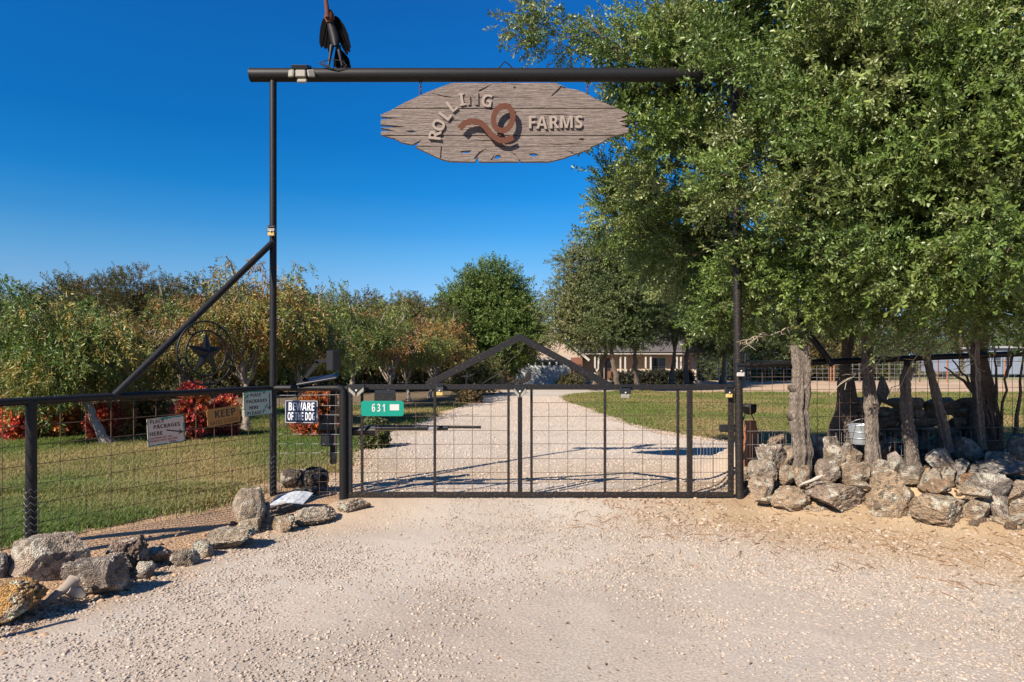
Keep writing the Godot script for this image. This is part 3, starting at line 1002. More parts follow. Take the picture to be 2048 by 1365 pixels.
	for i in 12:
		var sw := rng.randf_range(16.0, 30.0)
		var sh := sw * rng.randf_range(0.35, 0.6)
		var dd := lerpf(8.1, 7.0, (spots[i][0] - 1530.0) / 510.0)
		rock("stone", spots[i][0] - sw, spots[i][1] - sh, spots[i][0] + sw, spots[i][1] + 4, dd, Color(0.46, 0.37, 0.28) * rng.randf_range(0.8, 1.1), 90 + i, "small flat stone lying in front of " + spill[i], "small stones spilled from the right heap", rng.randf_range(-0.3, 0.3), 9, 0.1, 0.8)
	# dry stone wall behind the cedar posts
	rng.seed = 77
	var w := thing("dry_stone_wall", "low dry-laid wall of flat brown stones behind the cedar posts", "wall", V(5.35, 0.35, 9.35))
	var row_y := 0.4
	for r in 6:
		var x := 4.55 + rng.randf_range(-0.1, 0.1) + r * 0.02
		var hh := rng.randf_range(0.12, 0.165)
		while x < 6.3 - r * 0.03:
			var ww := rng.randf_range(0.2, 0.5)
			var t := Color(0.3, 0.24, 0.19) * rng.randf_range(0.75, 1.25)
			var mb := rock_mb(200 + r * 20 + int(x * 7.0), 3, Vector3(ww * 1.12, hh * rng.randf_range(1.2, 1.4), 0.36), 12, 0.08, t)
			var sh := V(x + ww * 0.5, row_y + hh * 0.5, 9.35 + rng.randf_range(-0.06, 0.06))
			for i in mb.v.size():
				mb.v[i] += sh
			obj("stone", mb, M.rock, w)
			x += ww
		row_y += hh * 0.95
	# a grey triangular stone set on the wall
	var tri := rock_mb(301, 3, Vector3(0.26, 0.34, 0.18), 4, 0.06, Color(0.33, 0.33, 0.32))
	for i in tri.v.size():
		var y := tri.v[i].y + 0.17
		var s := 1.15 - y / 0.34 * 0.95
		tri.v[i] = Vector3(tri.v[i].x * s, y, tri.v[i].z * s)
	tri.smooth()
	for i in tri.n.size():
		if tri.n[i].dot(tri.v[i] - Vector3(0, 0.15, 0)) < 0.0:
			tri.n[i] = -tri.n[i]
	var to := obj("capstone", tri, M.rock)
	to.position = P(1765, 803, 9.3)
	tag(to, "grey triangular stone standing on top of the dry stone wall", "rock")
	# the red clay stump and the small black ornament on it
	var cl := MB.new()
	var pts := []
	var rad := []
	for i in 9:
		var t := i / 8.0
		pts.append(P(1503 - t * 2.0, 932 - t * 90.0, 8.95))
		rad.append(lerpf(0.125, 0.075, t) * (1.0 + 0.14 * sin(i * 2.3)))
	cl.tube(pts, rad, 14)
	solo("clay_stump", cl, M.rust_pale, P(1503, 932, 8.95), "brick red clay stump standing just right of the gate pole", "stump")


# ---------------------------------------------------------------- trees
func sprig(count: int, long: float, wide: float, twig: float, out: float, droop: float, seed_: int, fold := true) -> ArrayMesh:
	var r := RandomNumberGenerator.new()
	r.seed = seed_
	var mb := MB.new()
	mb.col = Color(1.6, 1.1, 0.9)
	mb.tube([Vector3.ZERO, Vector3(0, twig * 0.5, twig * 0.04), Vector3(0, twig, 0)], [0.0035 + twig * 0.004, 0.003, 0.0015], 3, false)
	for i in count:
		var t := (i + 0.5) / count
		var a := i * 2.4 + r.randf_range(-0.5, 0.5)
		var dir := (Vector3(cos(a) * out, 1.0 - out * 0.55, sin(a) * out) + Vector3(r.randfn(), r.randfn(), r.randfn()) * 0.22).normalized()
		dir = (dir + Vector3(0, -droop, 0)).normalized()
		var base := Vector3(0, twig * lerpf(0.12, 1.0, t), 0) + dir * 0.004
		var l := long * r.randf_range(0.65, 1.15)
		var w := wide * r.randf_range(0.75, 1.15)
		var s := dir.cross(Vector3(r.randfn(), r.randfn(), r.randfn())).normalized()
		var nn := s.cross(dir).normalized()
		mb.col = mixc(Color(0.85, 0.9, 0.9), Color(1.25, 1.1, 0.85), r.randf()) * r.randf_range(0.75, 1.2)
		var tip := base + dir * l - nn * l * 0.12
		if fold:
			var i0 := mb.add(base, nn)
			mb.add(base + dir * l * 0.28 + s * w * 0.42 + nn * w * 0.1, (nn - s * 0.3).normalized())
			mb.add(base + dir * l * 0.68 + s * w * 0.44 + nn * w * 0.06, (nn - s * 0.3).normalized())
			mb.add(tip, nn)
			mb.add(base + dir * l * 0.68 - s * w * 0.44 + nn * w * 0.06, (nn + s * 0.3).normalized())
			mb.add(base + dir * l * 0.28 - s * w * 0.42 + nn * w * 0.1, (nn + s * 0.3).normalized())
			mb.add(base + dir * l * 0.5, nn)
			for q in [[0, 1], [1, 2], [2, 3], [3, 4], [4, 5], [5, 0]]:
				mb.t3(i0 + q[0], i0 + q[1], i0 + 6)
		else:
			var i1 := mb.add(base, nn)
			mb.add(base + dir * l * 0.45 + s * w * 0.5, (nn - s * 0.25).normalized())
			mb.add(tip, nn)
			mb.add(base + dir * l * 0.45 - s * w * 0.5, (nn + s * 0.25).normalized())
			mb.t3(i1, i1 + 1, i1 + 2)
			mb.t3(i1, i1 + 2, i1 + 3)
	return mb.mesh()


func bent(a: Vector3, b: Vector3, lift: float, wob: float, n: int) -> Array:
	var pts := []
	for i in n + 1:
		var t := float(i) / n
		var p := a.lerp(b, t) + Vector3(0, lift * 4.0 * t * (1.0 - t), 0)
		if i > 0 and i < n:
			p += Vector3(rng.randfn(), rng.randfn(), rng.randfn()) * wob
		pts.append(p)
	return pts


func taper(n: int, r0: float, r1: float) -> Array:
	var out := []
	for i in n + 1:
		out.append(lerpf(r0, r1, pow(float(i) / n, 0.8)))
	return out


# spec: label, category, group, base, fork, r (trunk radius), ells [[centre, radii]...], clumps, per, sigma, scale, sprig, sprigs colours [[Color, weight]], leafmat, bark, keep, droop, lean, stems
func tree(called: String, s: Dictionary) -> Node3D:
	var base: Vector3 = s.base
	var t := thing(called, s.label, s.get("category", "tree"), base, s.get("group", ""))
	var fork: Vector3 = s.get("fork", base + Vector3(0, 1.2, 0))
	var r: float = s.get("r", 0.12)
	var bark: Material = s.get("bark", M.bark)
	var trunk := MB.new()
	var n := 9
	var pts := bent(base - Vector3(0, 0.1, 0), fork, 0.0, r * 0.22, n)
	var rad := []
	for i in n + 1:
		var k := float(i) / n
		rad.append(r * (1.0 + 0.75 * pow(1.0 - k, 4.0)) * (1.0 - 0.2 * k) * (1.0 + 0.1 * sin(i * 2.1)))
	trunk.tube(pts, rad, 14)
	if s.has("gnarl"):
		for i in trunk.v.size():
			trunk.v[i] += trunk.n[i] * nz.get_noise_3dv(trunk.v[i] * 70.0) * r * s.gnarl
	obj("trunk", trunk, bark, t)
	var ells: Array = s.ells
	var vols := []
	var total := 0.0
	for e in ells:
		total += e[1].x * e[1].y * e[1].z * (e[2] if e.size() > 2 else 1.0)
		vols.append(total)
	var limbs := []
	var mbs := []
	for e in ells:
		var mb := MB.new()
		var c: Vector3 = e[0]
		var lp := bent(fork, c + Vector3(0, e[1].y * 0.2, 0), s.get("lift", 0.25), fork.distance_to(c) * 0.025, 8)
		mb.tube(lp, taper(8, r * s.get("limb", 0.5), r * 0.16), 7)
		limbs.append(lp)
		mbs.append(mb)
	var keep = s.get("keep")
	var xf := [[], []]
	var cs := [[], []]
	var made := 0
	var tries := 0
	var droop: float = s.get("droop", 0.0)
	var tints: Array = s.tints
	while made < s.clumps and tries < s.clumps * 12:
		tries += 1
		var pick := rng.randf() * total
		var ei := 0
		while vols[ei] < pick:
			ei += 1
		var dir := Vector3(rng.randfn(), rng.randfn(), rng.randfn()).normalized()
		var e: Array = ells[ei]
		var rel := dir * pow(rng.randf(), s.get("shell", 0.42))
		var p: Vector3 = e[0] + rel * e[1]
		if keep != null and not keep.call(p):
			continue
		made += 1
		var lp: Array = limbs[ei]
		var from: Vector3 = lp[4 + rng.randi() % 5]
		var reach := from.distance_to(p)
		mbs[ei].tube(bent(from, p, 0.06 * reach - droop * 0.1 * reach, reach * 0.05, 5), taper(5, clampf(reach * 0.014, 0.006, r * 0.3) * s.get("twigs", 1.0), 0.004 * s.get("twigs", 1.0)), 4, false)
		var shade := rng.randf_range(0.78, 1.22)
		var which := rng.randf()
		var tone: Color = tints[0]
		for q in range(1, tints.size()):
			if which < 0.75 / (tints.size() - 1) * q and which >= 0.75 / (tints.size() - 1) * (q - 1):
				tone = tints[q]
		var size: float = s.get("scale", 1.0)
		var sig: float = s.sigma
		var grow := (rel * Vector3(1, 0.8, 1) + Vector3(0, 0.25 - droop, 0)).normalized()
		for i in s.per:
			var o := Vector3(rng.randfn(), rng.randfn() * 0.7, rng.randfn()) * sig
			var q := p + o
			if keep != null and not keep.call(q):
				continue
			var y := (grow * 0.9 + o.normalized() * 0.7 + Vector3(rng.randfn(), rng.randfn(), rng.randfn()) * 0.4 + Vector3(0, -droop, 0)).normalized()
			var x := y.cross(Vector3(rng.randfn(), rng.randfn(), rng.randfn())).normalized()
			var b := Basis(x, y, x.cross(y)).scaled(Vector3.ONE * size * rng.randf_range(0.75, 1.25))
			var k := rng.randi() % 2
			xf[k].append(Transform3D(b, q))
			cs[k].append(mixc(tone, tints[0], rng.randf() * 0.5) * shade * rng.randf_range(0.85, 1.15))
	for i in mbs.size():
		obj("limb", mbs[i], s.get("limb_mat", bark), t)
	for k in 2:
		if xf[k].size() > 0:
			scatter("leaves", s.sprigs[k], s.get("leafmat", M.leaf), xf[k], cs[k], t)
	return t


# ---------------------------------------------------------------- gateway, fences, gate
func fence_at(t: float, h: float, off := 0.0) -> Vector3:      # along the left fence, t = 0 at the gateway pole
	return V(-2.97 - 1.33 * t + off * 0.873, h, GATE - 2.38 * t - off * 0.488)


func fence_basis() -> Basis:      # x along the fence towards the gate, z towards the drive
	var x := (fence_at(0, 0) - fence_at(1, 0)).normalized()
	return Basis(x, Vector3.UP, x.cross(Vector3.UP))


func pipe(parent: Node, called: String, a: Vector3, b: Vector3, r: float, m: Material, sides := 16) -> MeshInstance3D:
	var mb := MB.new()
	mb.tube([a, a.lerp(b, 0.5), b], [r], sides)
	return obj(called, mb, m, parent)


func build_gateway() -> void:
	var a := thing("entrance_arch", "tall black pipe gateway with one crossbeam over the drive", "gateway", V(-2.97, 0, GATE))
	pipe(a, "pole", V(-2.97, -0.2, GATE), V(-2.97, 5.19, GATE), 0.0425, M.black)
	pipe(a, "pole", V(2.835, -0.2, GATE), V(2.77, 5.19, GATE), 0.05, M.black_worn)
	pipe(a, "crossbeam", V(-3.24, 5.265, GATE), V(3.1, 5.265, GATE), 0.083, M.black, 24)
	for x in [-3.245, 3.105]:
		var ring := MB.new()
		ring.tube([V(x - 0.006, 5.265, GATE), V(x + 0.006, 5.265, GATE)], [0.085], 24)
		obj("end_cap", ring, M.black_worn, a)
	pipe(a, "brace", V(-2.97, 3.19, GATE), fence_at(0.735, 1.33), 0.037, M.black)
	pipe(a, "brace", V(2.8, 3.19, GATE), V(4.02, 1.66, 8.55), 0.041, M.black)
	var hk := MB.new()
	hk.tube([P(992, 140, GATE), P(999, 134, GATE), P(1010, 123, GATE), P(1021, 132, GATE), P(1028, 140, GATE)], [0.008], 6)
	obj("lifting_eye", hk, M.black, a)

	# the left fence
	var f := thing("pipe_fence", "black pipe rail fence with wire panels running from the gateway towards the left edge", "fence", fence_at(1.0, 0))
	pipe(f, "rail", fence_at(0.02, 1.37), fence_at(1.95, 1.3), 0.036, M.black)
	pipe(f, "post", fence_at(1.0, -0.2), fence_at(1.0, 1.33), 0.046, M.black)
	pipe(f, "post", fence_at(1.93, -0.2), fence_at(1.93, 1.3), 0.046, M.black)
	pipe(f, "rail", V(-2.97, 1.372, GATE), V(-2.15, 1.372, GATE), 0.037, M.black)
	var el := MB.new()
	el.tube([V(-2.17, 1.372, GATE), V(-2.12, 1.362, GATE), V(-2.095, 1.33, GATE), V(-2.095, 1.28, GATE)], [0.046], 14)
	obj("elbow", el, M.black, f)
	pipe(f, "post", V(-2.095, 1.31, GATE), V(-2.095, -0.2, GATE), 0.052, M.black)
	for i in 23:
		var t := 0.05 + i * 0.0862
		var w := 0.004 * sin(i * 3.1)
		rod(f, "wire", fence_at(t, 0.0), fence_at(t + w, 1.34), 0.0036, M.wire)
	for j in 8:
		var h := 0.06 + j * 0.176
		rod(f, "wire", fence_at(0.0, h + 0.02), fence_at(1.95, h - 0.02), 0.0036, M.wire)
	for i in 44:
		var t := 0.03 + i * 0.043
		rod(f, "wire", fence_at(t, 0.0, -0.01), fence_at(t, 0.42 + 0.1 * sin(i * 1.7), -0.01), 0.0016, M.wire)
	for i in 8:
		var x := -2.9 + i * 0.1
		rod(f, "wire", V(x, 0.0, GATE + 0.02), V(x, 1.33, GATE + 0.02), 0.003, M.wire)
	for j in 11:
		var h := 0.08 + j * 0.12
		rod(f, "wire", V(-2.95, h, GATE + 0.01), V(-2.1, h + 0.01 * sin(j * 2.0), GATE + 0.01), 0.0026, M.wire_grey if j > 3 else M.wire)
	# hexagonal netting tied round the foot of the posts
	for q in [[V(-2.97, 0, GATE), 0.06], [fence_at(1.0, 0.02), 0.062]]:
		var net := MB.new()
		for k in 9:
			var c: Vector3 = q[0] + Vector3(0, 0.04 + k * 0.06, 0)
			var pts := []
			for i in 13:
				var a2 := TAU * i / 12.0
				pts.append(c + Vector3(cos(a2) * q[1], 0.018 * (1.0 if i % 2 == 0 else -1.0), sin(a2) * q[1]))
			net.tube(pts, [0.0016], 4, false)
		obj("wire_netting", net, M.wire_grey, f)
	var mk := MB.new()
	mk.tube([V(-4.35, -0.3, 3.36), V(-4.35, 1.36, 3.36)], [0.03], 10)
	solo("marker_post", mk, M.black, V(-4.35, -0.3, 3.36), "thin black post at the roadside before the left fence", "post")

	# the right fence
	var rf := thing("pipe_fence", "black pipe rail fence with square wire behind the cedar posts on the right", "fence", V(4.0, 0, 8.6))
	pipe(rf, "rail", V(2.83, 1.655, 8.5), V(7.4, 1.84, 8.9), 0.038, M.black)
	pipe(rf, "post", V(5.05, -0.1, 8.72), V(5.05, 1.72, 8.72), 0.04, M.black)
	pipe(rf, "post", V(7.0, -0.1, 8.86), V(7.0, 1.8, 8.86), 0.04, M.black)
	for i in 31:
		var x := 2.98 + i * 0.146
		var d := 8.52 + (x - 2.83) * 0.085
		rod(rf, "wire", V(x, 0.1, d), V(x + 0.01 * sin(i * 2.0), 1.62 + (x - 2.83) * 0.04, d), 0.0029, M.wire)
	for j in 9:
		var h := 0.32 + j * 0.17
		rod(rf, "wire", V(2.85, h, 8.53), V(7.4, h + 0.03, 8.91), 0.0029, M.wire if j > 3 else M.wire_grey)
	for i in 44:
		var x := 2.95 + i * 0.073
		rod(rf, "wire", V(x, 0.3, 8.56 + (x - 2.83) * 0.085), V(x, 0.8, 8.56 + (x - 2.83) * 0.085), 0.0022, M.wire_grey)

	# cedar posts
	var posts := [
		[[1602, 965], [1606, 900], [1598, 830], [1600, 780], [1601, 740], [1596, 690], 8.25, 0.088, "thick gnarled grey cedar post nearest the gate, with knots and a broken top"],
		[[1750, 930], [1744, 860], [1742, 800], [1738, 760], [1736, 720], [1733, 662], 8.35, 0.066, "tall straight grey cedar post just right of the hanging bucket"],
		[[1826, 945], [1820, 880], [1813, 830], [1812, 790], [1810, 762], [1818, 735], 8.3, 0.066, "forked-top cedar post in the middle of the row"],
		[[1898, 905], [1886, 850], [1876, 810], [1866, 770], [1858, 740], [1850, 700], 8.5, 0.046, "thin cedar post leaning left in front of the stone wall"],
		[[1962, 900], [1958, 850], [1955, 800], [1952, 760], [1950, 720], [1950, 660], 8.55, 0.055, "dark shaded cedar post at the right end of the wall"],
	]
	var k := 0
	for q in posts:
		k += 1
		var pts := []
		var rad := []
		for i in 41:
			var s := i / 40.0 * 5.0
			var lo := mini(int(s), 4)
			var fr := s - lo
			var px := lerpf(q[lo][0], q[lo + 1][0], fr)
			var py := lerpf(q[lo][1], q[lo + 1][1], fr)
			pts.append(P(px, py, q[6]))
			var kk: float = q[7] * lerpf(1.12, 0.78, i / 40.0) * (1.0 + 0.3 * nz.get_noise_2d(i * 21.0, k * 333.0))
			if i < 3:
				kk *= 1.35 - i * 0.12
			rad.append(kk)
		var mb := MB.new()
		mb.tube(pts, rad, 36)
		for i in mb.v.size():
			var u: float = mb.u[i].x * TAU
			var g := nz.get_noise_3d(cos(u) * 40.0 + k * 100.0, mb.u[i].y * 14.0, sin(u) * 40.0) * 0.5 + nz2.get_noise_3d(cos(u) * 130.0, mb.u[i].y * 60.0 + k * 50.0, sin(u) * 130.0) * 0.5 * (1.3 if k == 1 else 1.0)
			mb.v[i] += mb.n[i] * q[7] * g
			mb.c[i] = Color(1, 1, 1) * (0.9 + 0.8 * g)
		mb.smooth()
		for i in mb.n.size():
			var axis: Vector3 = pts[clampi(int(i / 37.0), 0, 40)]
			if mb.n[i].dot(mb.v[i] - axis) < 0.0:
				mb.n[i] = -mb.n[i]
		# broken branch stubs
		var stubs := [[1580, 775, 7], [1615, 772, 7], [1578, 832, 9], [1612, 690, 6]] if k == 1 else ([[1828, 740, 5], [1812, 850, 5]] if k == 3 else [])
		for s2 in stubs:
			var p := P(s2[0], s2[1], q[6] - 0.04)
			var c := P(1600.0 if k == 1 else 1815.0, s2[1] + 12, q[6])
			mb.tube([c, c.lerp(p, 0.6), p, p + (p - c) * 0.12 + Vector3(0, 0.02, 0)], [0.06, 0.05, 0.035, 0.012] if k == 1 else [0.04, 0.03, 0.02, 0.01], 9)
		var base: Vector3 = pts[0]
		solo("cedar_post", mb, M.cedar, base, q[8], "post", "cedar posts of the right fence")


func knob_light(called: String, at: Vector3, label: String, lens: Material, w := 0.15, h := 0.17) -> void:
	var o := thing(called, label, "solar light", at, "small solar lights on the gate")
	var body := MB.new()
	body.box(Vector3(0, h * 0.12, 0.02), Vector3(w, h * 0.62, 0.05), Basis(Vector3.RIGHT, -0.25), 0.008)
	obj("housing", body, M.black_plastic, o, false)
	var sp := MB.new()
	sp.box(Vector3(0, h * 0.45, 0.03), Vector3(w * 0.86, 0.01, 0.055), Basis(Vector3.RIGHT, 0.5), 0.002)
	obj("solar_cell", sp, M.solar, o, false)
	var le := MB.new()
	le.box(Vector3(0, -h * 0.3, 0.032), Vector3(w * 0.8, h * 0.34, 0.03), Basis(Vector3.RIGHT, 0.15), 0.006)
	obj("lens", le, lens, o, false)
	var sc := MB.new()
	sc.lathe([Vector2(0.0, 0.006), Vector2(0.009, 0.004), Vector2(0.011, 0.0)], Vector3(0, -h * 0.06, 0.06), 10, Basis(Vector3.RIGHT, PI / 2))
	obj("sensor", sc, M.paint_white, o, false)


func wing_light(at: Vector3, label: String, w: float) -> void:
	var o := thing("wing_light", label, "solar light", at, "pointed solar lights on the gate rail")
	var body := MB.new()
	body.extrude(PackedVector2Array([Vector2(-w / 2, 0.05), Vector2(w / 2, 0.05), Vector2(w / 2, -0.02), Vector2(0, -0.075), Vector2(-w / 2, -0.02)]), 0.04, Transform3D(Basis(), Vector3(0, 0, 0.02)), 0.004)
	obj("housing", body, M.black_plastic, o, false)
	for s in [-1.0, 1.0]:
		var le := MB.new()
		le.extrude(PackedVector2Array([Vector2(s * w * 0.46, 0.02), Vector2(s * w * 0.46, -0.03), Vector2(s * w * 0.06, -0.1), Vector2(s * w * 0.06, -0.055)]), 0.02, Transform3D(Basis(), Vector3(0, 0, 0.045)), 0.003)
		obj("lens", le, M.pale_lens, o, false)
	var sc := MB.new()
	sc.lathe([Vector2(0.0, 0.01), Vector2(0.012, 0.006), Vector2(0.014, 0.0)], Vector3(0, -0.02, 0.045), 10, Basis(Vector3.RIGHT, PI / 2))
	obj("sensor", sc, M.paint_white, o, false)


func build_gate() -> void:
	var g := thing("swing_gate", "closed black metal farm gate of wire panels under a low gable", "gate", V(0.4, 0.05, GATE))
	var d := GATE + 0.02
	var bar := func(called: String, a: Vector3, b: Vector3, w: float, t: float, m: Material) -> void:
		var mb := MB.new()
		var y := (b - a).normalized()
		var z := Vector3(0, 0, 1)
		var x := y.cross(z)
		mb.box((a + b) * 0.5, Vector3(w, a.distance_to(b), t), Basis(x, y, z), 0.004)
		obj(called, mb, m, g)
	var X := func(px: float) -> float: return (px - 1024.0) / LENS * d
	var Y := func(py: float) -> float: return EYE - (py - 732.0) / LENS * d
	bar.call("top_rail", V(X.call(694), Y.call(774.5), d), V(X.call(1467), Y.call(774.5), d), 0.066, 0.05, M.gate_black)
	bar.call("bottom_rail", V(X.call(694), Y.call(989.5), d), V(X.call(1467), Y.call(989.5), d), 0.06, 0.05, M.black_worn)
	bar.call("stile", V(X.call(699.5), Y.call(779.6), d), V(X.call(699.5), Y.call(985), d), 0.062, 0.048, M.gate_black)
	bar.call("stile", V(X.call(1462), Y.call(779.6), d), V(X.call(1462), Y.call(985), d), 0.066, 0.048, M.black_worn)
	bar.call("stile", V(X.call(1040), Y.call(779.6), d), V(X.call(1040), Y.call(985), d), 0.056, 0.046, M.gate_black)
	bar.call("stile", V(X.call(1379.5), Y.call(779.6), d), V(X.call(1379.5), Y.call(985), d), 0.066, 0.047, M.black_worn)
	for px in [724.0, 869.5, 1017.0, 1063.0, 1210.0, 1356.0]:
		bar.call("upright", V(X.call(px), Y.call(779.7), d), V(X.call(px), Y.call(984.9), d), 0.032, 0.03, M.black_worn)
	bar.call("gable_bar", V(X.call(853), Y.call(771), d), V(X.call(1044), Y.call(673), d), 0.086, 0.04, M.gate_black)
	bar.call("gable_bar", V(X.call(1036), Y.call(673), d), V(X.call(1222), Y.call(773), d), 0.084, 0.039, M.gate_black)
	var dw := d + 0.028
	for px in [755.0, 793.0, 831.0, 907.0, 944.5, 982.0, 1098.0, 1135.5, 1173.0, 1248.0, 1286.0, 1323.0, 1404.0, 1427.0]:
		rod(g, "wire", V(X.call(px), Y.call(806.0 if px < 1390.0 else 779.0), dw), V(X.call(px + rng.randf_range(-1, 1)), Y.call(986), dw), 0.0034, M.wire)
	for q in [[706.0, 1016.0], [1063.0, 1362.0], [1384.0, 1460.0]]:
		for py in [806.0, 833.0, 862.0, 889.5, 918.5, 946.5, 966.0, 979.0]:
			rod(g, "wire", V(X.call(q[0]), Y.call(py + rng.randf_range(-1, 1)), dw + 0.006), V(X.call(q[1]), Y.call(py + rng.randf_range(-1, 1)), dw + 0.006), 0.0034 if py < 960 else 0.0026, M.wire)
	for i in 12:
		var px := 1384.0 + i * 6.4
		rod(g, "wire", V(X.call(px), Y.call(885), dw + 0.01), V(X.call(px), Y.call(986), dw + 0.01), 0.0022, M.wire_grey)
	# scrolls in the gable
	var curl := func(called: String, list: Array, r: float) -> void:
		var pts := []
		var sm := Curve3D.new()
		for i in list.size():
			var p := P(list[i][0], list[i][1], d)
			var h := Vector3.ZERO
			if i > 0 and i < list.size() - 1:
				h = (P(list[i + 1][0], list[i + 1][1], d) - P(list[i - 1][0], list[i - 1][1], d)) * 0.17
			sm.add_point(p, -h, h)
		var n := list.size() * 6
		for i in n + 1:
			pts.append(sm.sample_baked(sm.get_baked_length() * i / n))
		var mb := MB.new()
		mb.tube(pts, [r], 6)
		obj(called, mb, M.black_worn, g)
	curl.call("scroll", [[1040, 680], [1035, 692], [1037, 700], [1042, 702], [1046, 697], [1044, 688], [1040, 680]], 0.005)
	curl.call("scroll", [[1042, 690], [1044, 700], [1038, 708], [1026, 716], [1014, 728], [1006, 742], [990, 752], [964, 768]], 0.005)
	curl.call("scroll", [[986, 720], [988, 713], [995, 711], [999, 716], [997, 722], [992, 721]], 0.005)
	curl.call("scroll", [[998, 722], [1000, 712], [1008, 710], [1015, 714], [1014, 721], [1008, 722]], 0.005)
	curl.call("scroll", [[1014, 702], [1020, 699], [1024, 704], [1021, 709], [1017, 706]], 0.005)
	curl.call("scroll", [[1056, 706], [1058, 700], [1064, 699], [1068, 704], [1066, 710], [1060, 710]], 0.005)
	curl.call("scroll", [[1012, 768], [1034, 766], [1050, 764], [1060, 757], [1063, 746]], 0.006)
	curl.call("scroll", [[1136, 748], [1134, 742], [1140, 738], [1146, 741]], 0.005)
	curl.call("scroll", [[1143, 746], [1156, 744], [1168, 748], [1176, 760]], 0.005)
	var bowl := MB.new()
	var pv := PackedVector2Array()
	for q in [[1016, 768], [1026, 762], [1036, 757], [1048, 757], [1054, 745], [1058, 741], [1063, 745], [1063, 756], [1056, 764], [1046, 768]]:
		var p := P(q[0], q[1], d)
		pv.append(Vector2(p.x, p.y))
	bowl.extrude(pv, 0.03, Transform3D(Basis(), Vector3(0, 0, -d)), 0.004)
	obj("scroll_plate", bowl, M.black_worn, g)
	star(g, "star", P(937, 755, d), 0.1, 0.035, M.black, 0.2)
	# the drop latch
	var la := MB.new()
	la.box(P(1455, 857, d + 0.04), Vector3(0.2, 0.09, 0.06), Basis(), 0.01)
	la.box(P(1466, 857, d + 0.02), Vector3(0.07, 0.05, 0.09), Basis(), 0.01)
	obj("latch", la, M.black_plastic, g)
	wing_light(P(714, 778, GATE - 0.035), "pointed solar light on the left end of the gate rail", 0.2)
	wing_light(P(1040, 780, GATE - 0.035), "pointed solar light at the middle of the gate rail", 0.155)
	knob_light("solar_light", P(880, 780, GATE - 0.03), "small amber solar light under the left foot of the gable", M.amber_lens, 0.1, 0.15)
	knob_light("solar_light", P(1250, 784, GATE - 0.03), "larger square solar light right of the gable foot", M.pale_lens, 0.135, 0.165)
	knob_light("solar_light", P(1457, 784, GATE - 0.03), "small amber solar light at the right end of the gate rail", M.amber_lens, 0.1, 0.15)
	knob_light("solar_light", P(1480, 741, GATE - 0.06), "white-lens solar light on the right gateway pole", M.paint_white, 0.115, 0.16)
	knob_light("solar_light", P(544, 463, GATE - 0.05), "amber solar light high on the left gateway pole above the brace", M.amber_lens, 0.1, 0.13)

	# opener, its box and the panels
	var op := thing("gate_opener", "black arm opener with a silver rod behind the left half of the gate", "gate opener", V(-1.9, 0.8, 8.7))
	var dd := GATE + 0.12
	pipe(op, "motor_tube", P(690, 864, dd), P(752, 862, dd), 0.055, M.black_plastic)
	pipe(op, "outer_tube", P(735, 857, dd), P(856, 856, dd), 0.035, M.black_plastic)
	pipe(op, "piston", P(856, 857, dd), P(880, 857, dd), 0.018, M.silver)
	pipe(op, "piston_end", P(874, 857, dd), P(896, 856, dd), 0.03, M.black_plastic)
	pipe(op, "bracket", P(720, 853, dd + 0.02), P(962, 855, dd + 0.02), 0.018, M.black_worn)
	var hs := MB.new()
	var lp := []
	for i in 17:
		lp.append(P(763 + cos(TAU * i / 16.0) * 7.0, 846 + sin(TAU * i / 16.0) * 7.0, dd - 0.02))
	hs.tube(lp, [0.006], 6)
	obj("cable_loop", hs, M.black_plastic, op)
	var cp := thing("control_post", "square black post with a black control box behind the short fence bay", "control box", V(-2.2, 0, 8.75))
	var cb := MB.new()
	cb.box(P(667, 850, 8.75), Vector3(0.075, 1.0, 0.075), Basis(), 0.006)
	obj("post", cb, M.black, cp)
	for q in [[654, 846, 0.2, 0.2], [656, 880, 0.17, 0.16]]:
		var bx := MB.new()
		bx.box(P(q[0], q[1], 8.66), Vector3(q[2], q[3], 0.1), Basis(), 0.012)
		obj("box", bx, M.black_plastic, cp)
	var sp := thing("keypad_arm", "black bent arm with a box-shaped keypad above the short fence rail", "keypad", P(600, 768, GATE))
	var ar := MB.new()
	for q in [[[600, 768], [612, 757]], [[608, 762], [636, 724]], [[632, 724], [658, 722]]]:
		var a := P(q[0][0], q[0][1], GATE)
		var b := P(q[1][0], q[1][1], GATE)
		var y := (b - a).normalized()
		ar.box((a + b) * 0.5, Vector3(0.05, a.distance_to(b) + 0.02, 0.05), Basis(y.cross(Vector3.BACK), y, Vector3.BACK), 0.006)
	obj("arm", ar, M.black, sp)
	var kb := MB.new()
	kb.box(P(666, 722, GATE), Vector3(0.115, 0.25, 0.13), Basis(Vector3.UP, -0.5), 0.008)
	obj("keypad_box", kb, M.black_plastic, sp)
	var br := MB.new()
	br.box(P(636, 759, GATE + 0.03), Vector3(0.5, 0.025, 0.2), Basis(Vector3.BACK, 0.17) * Basis(Vector3.RIGHT, 0.3), 0.004)
	obj("solar_panel", br, M.solar, sp)
	var pl := thing("mount_plate", "black two-tone plate hanging under the gate rail above the green number sign", "plate", P(770, 791, GATE - 0.02))
	var p1 := MB.new()
	p1.box(P(770, 784.5, GATE - 0.02), Vector3(0.255, 0.05, 0.03), Basis(), 0.004)
	obj("lid", p1, M.solar, pl)
	var p2 := MB.new()
	p2.box(P(770, 796, GATE - 0.02), Vector3(0.262, 0.09, 0.036), Basis(), 0.005)
	obj("body", p2, M.gate_black, pl)


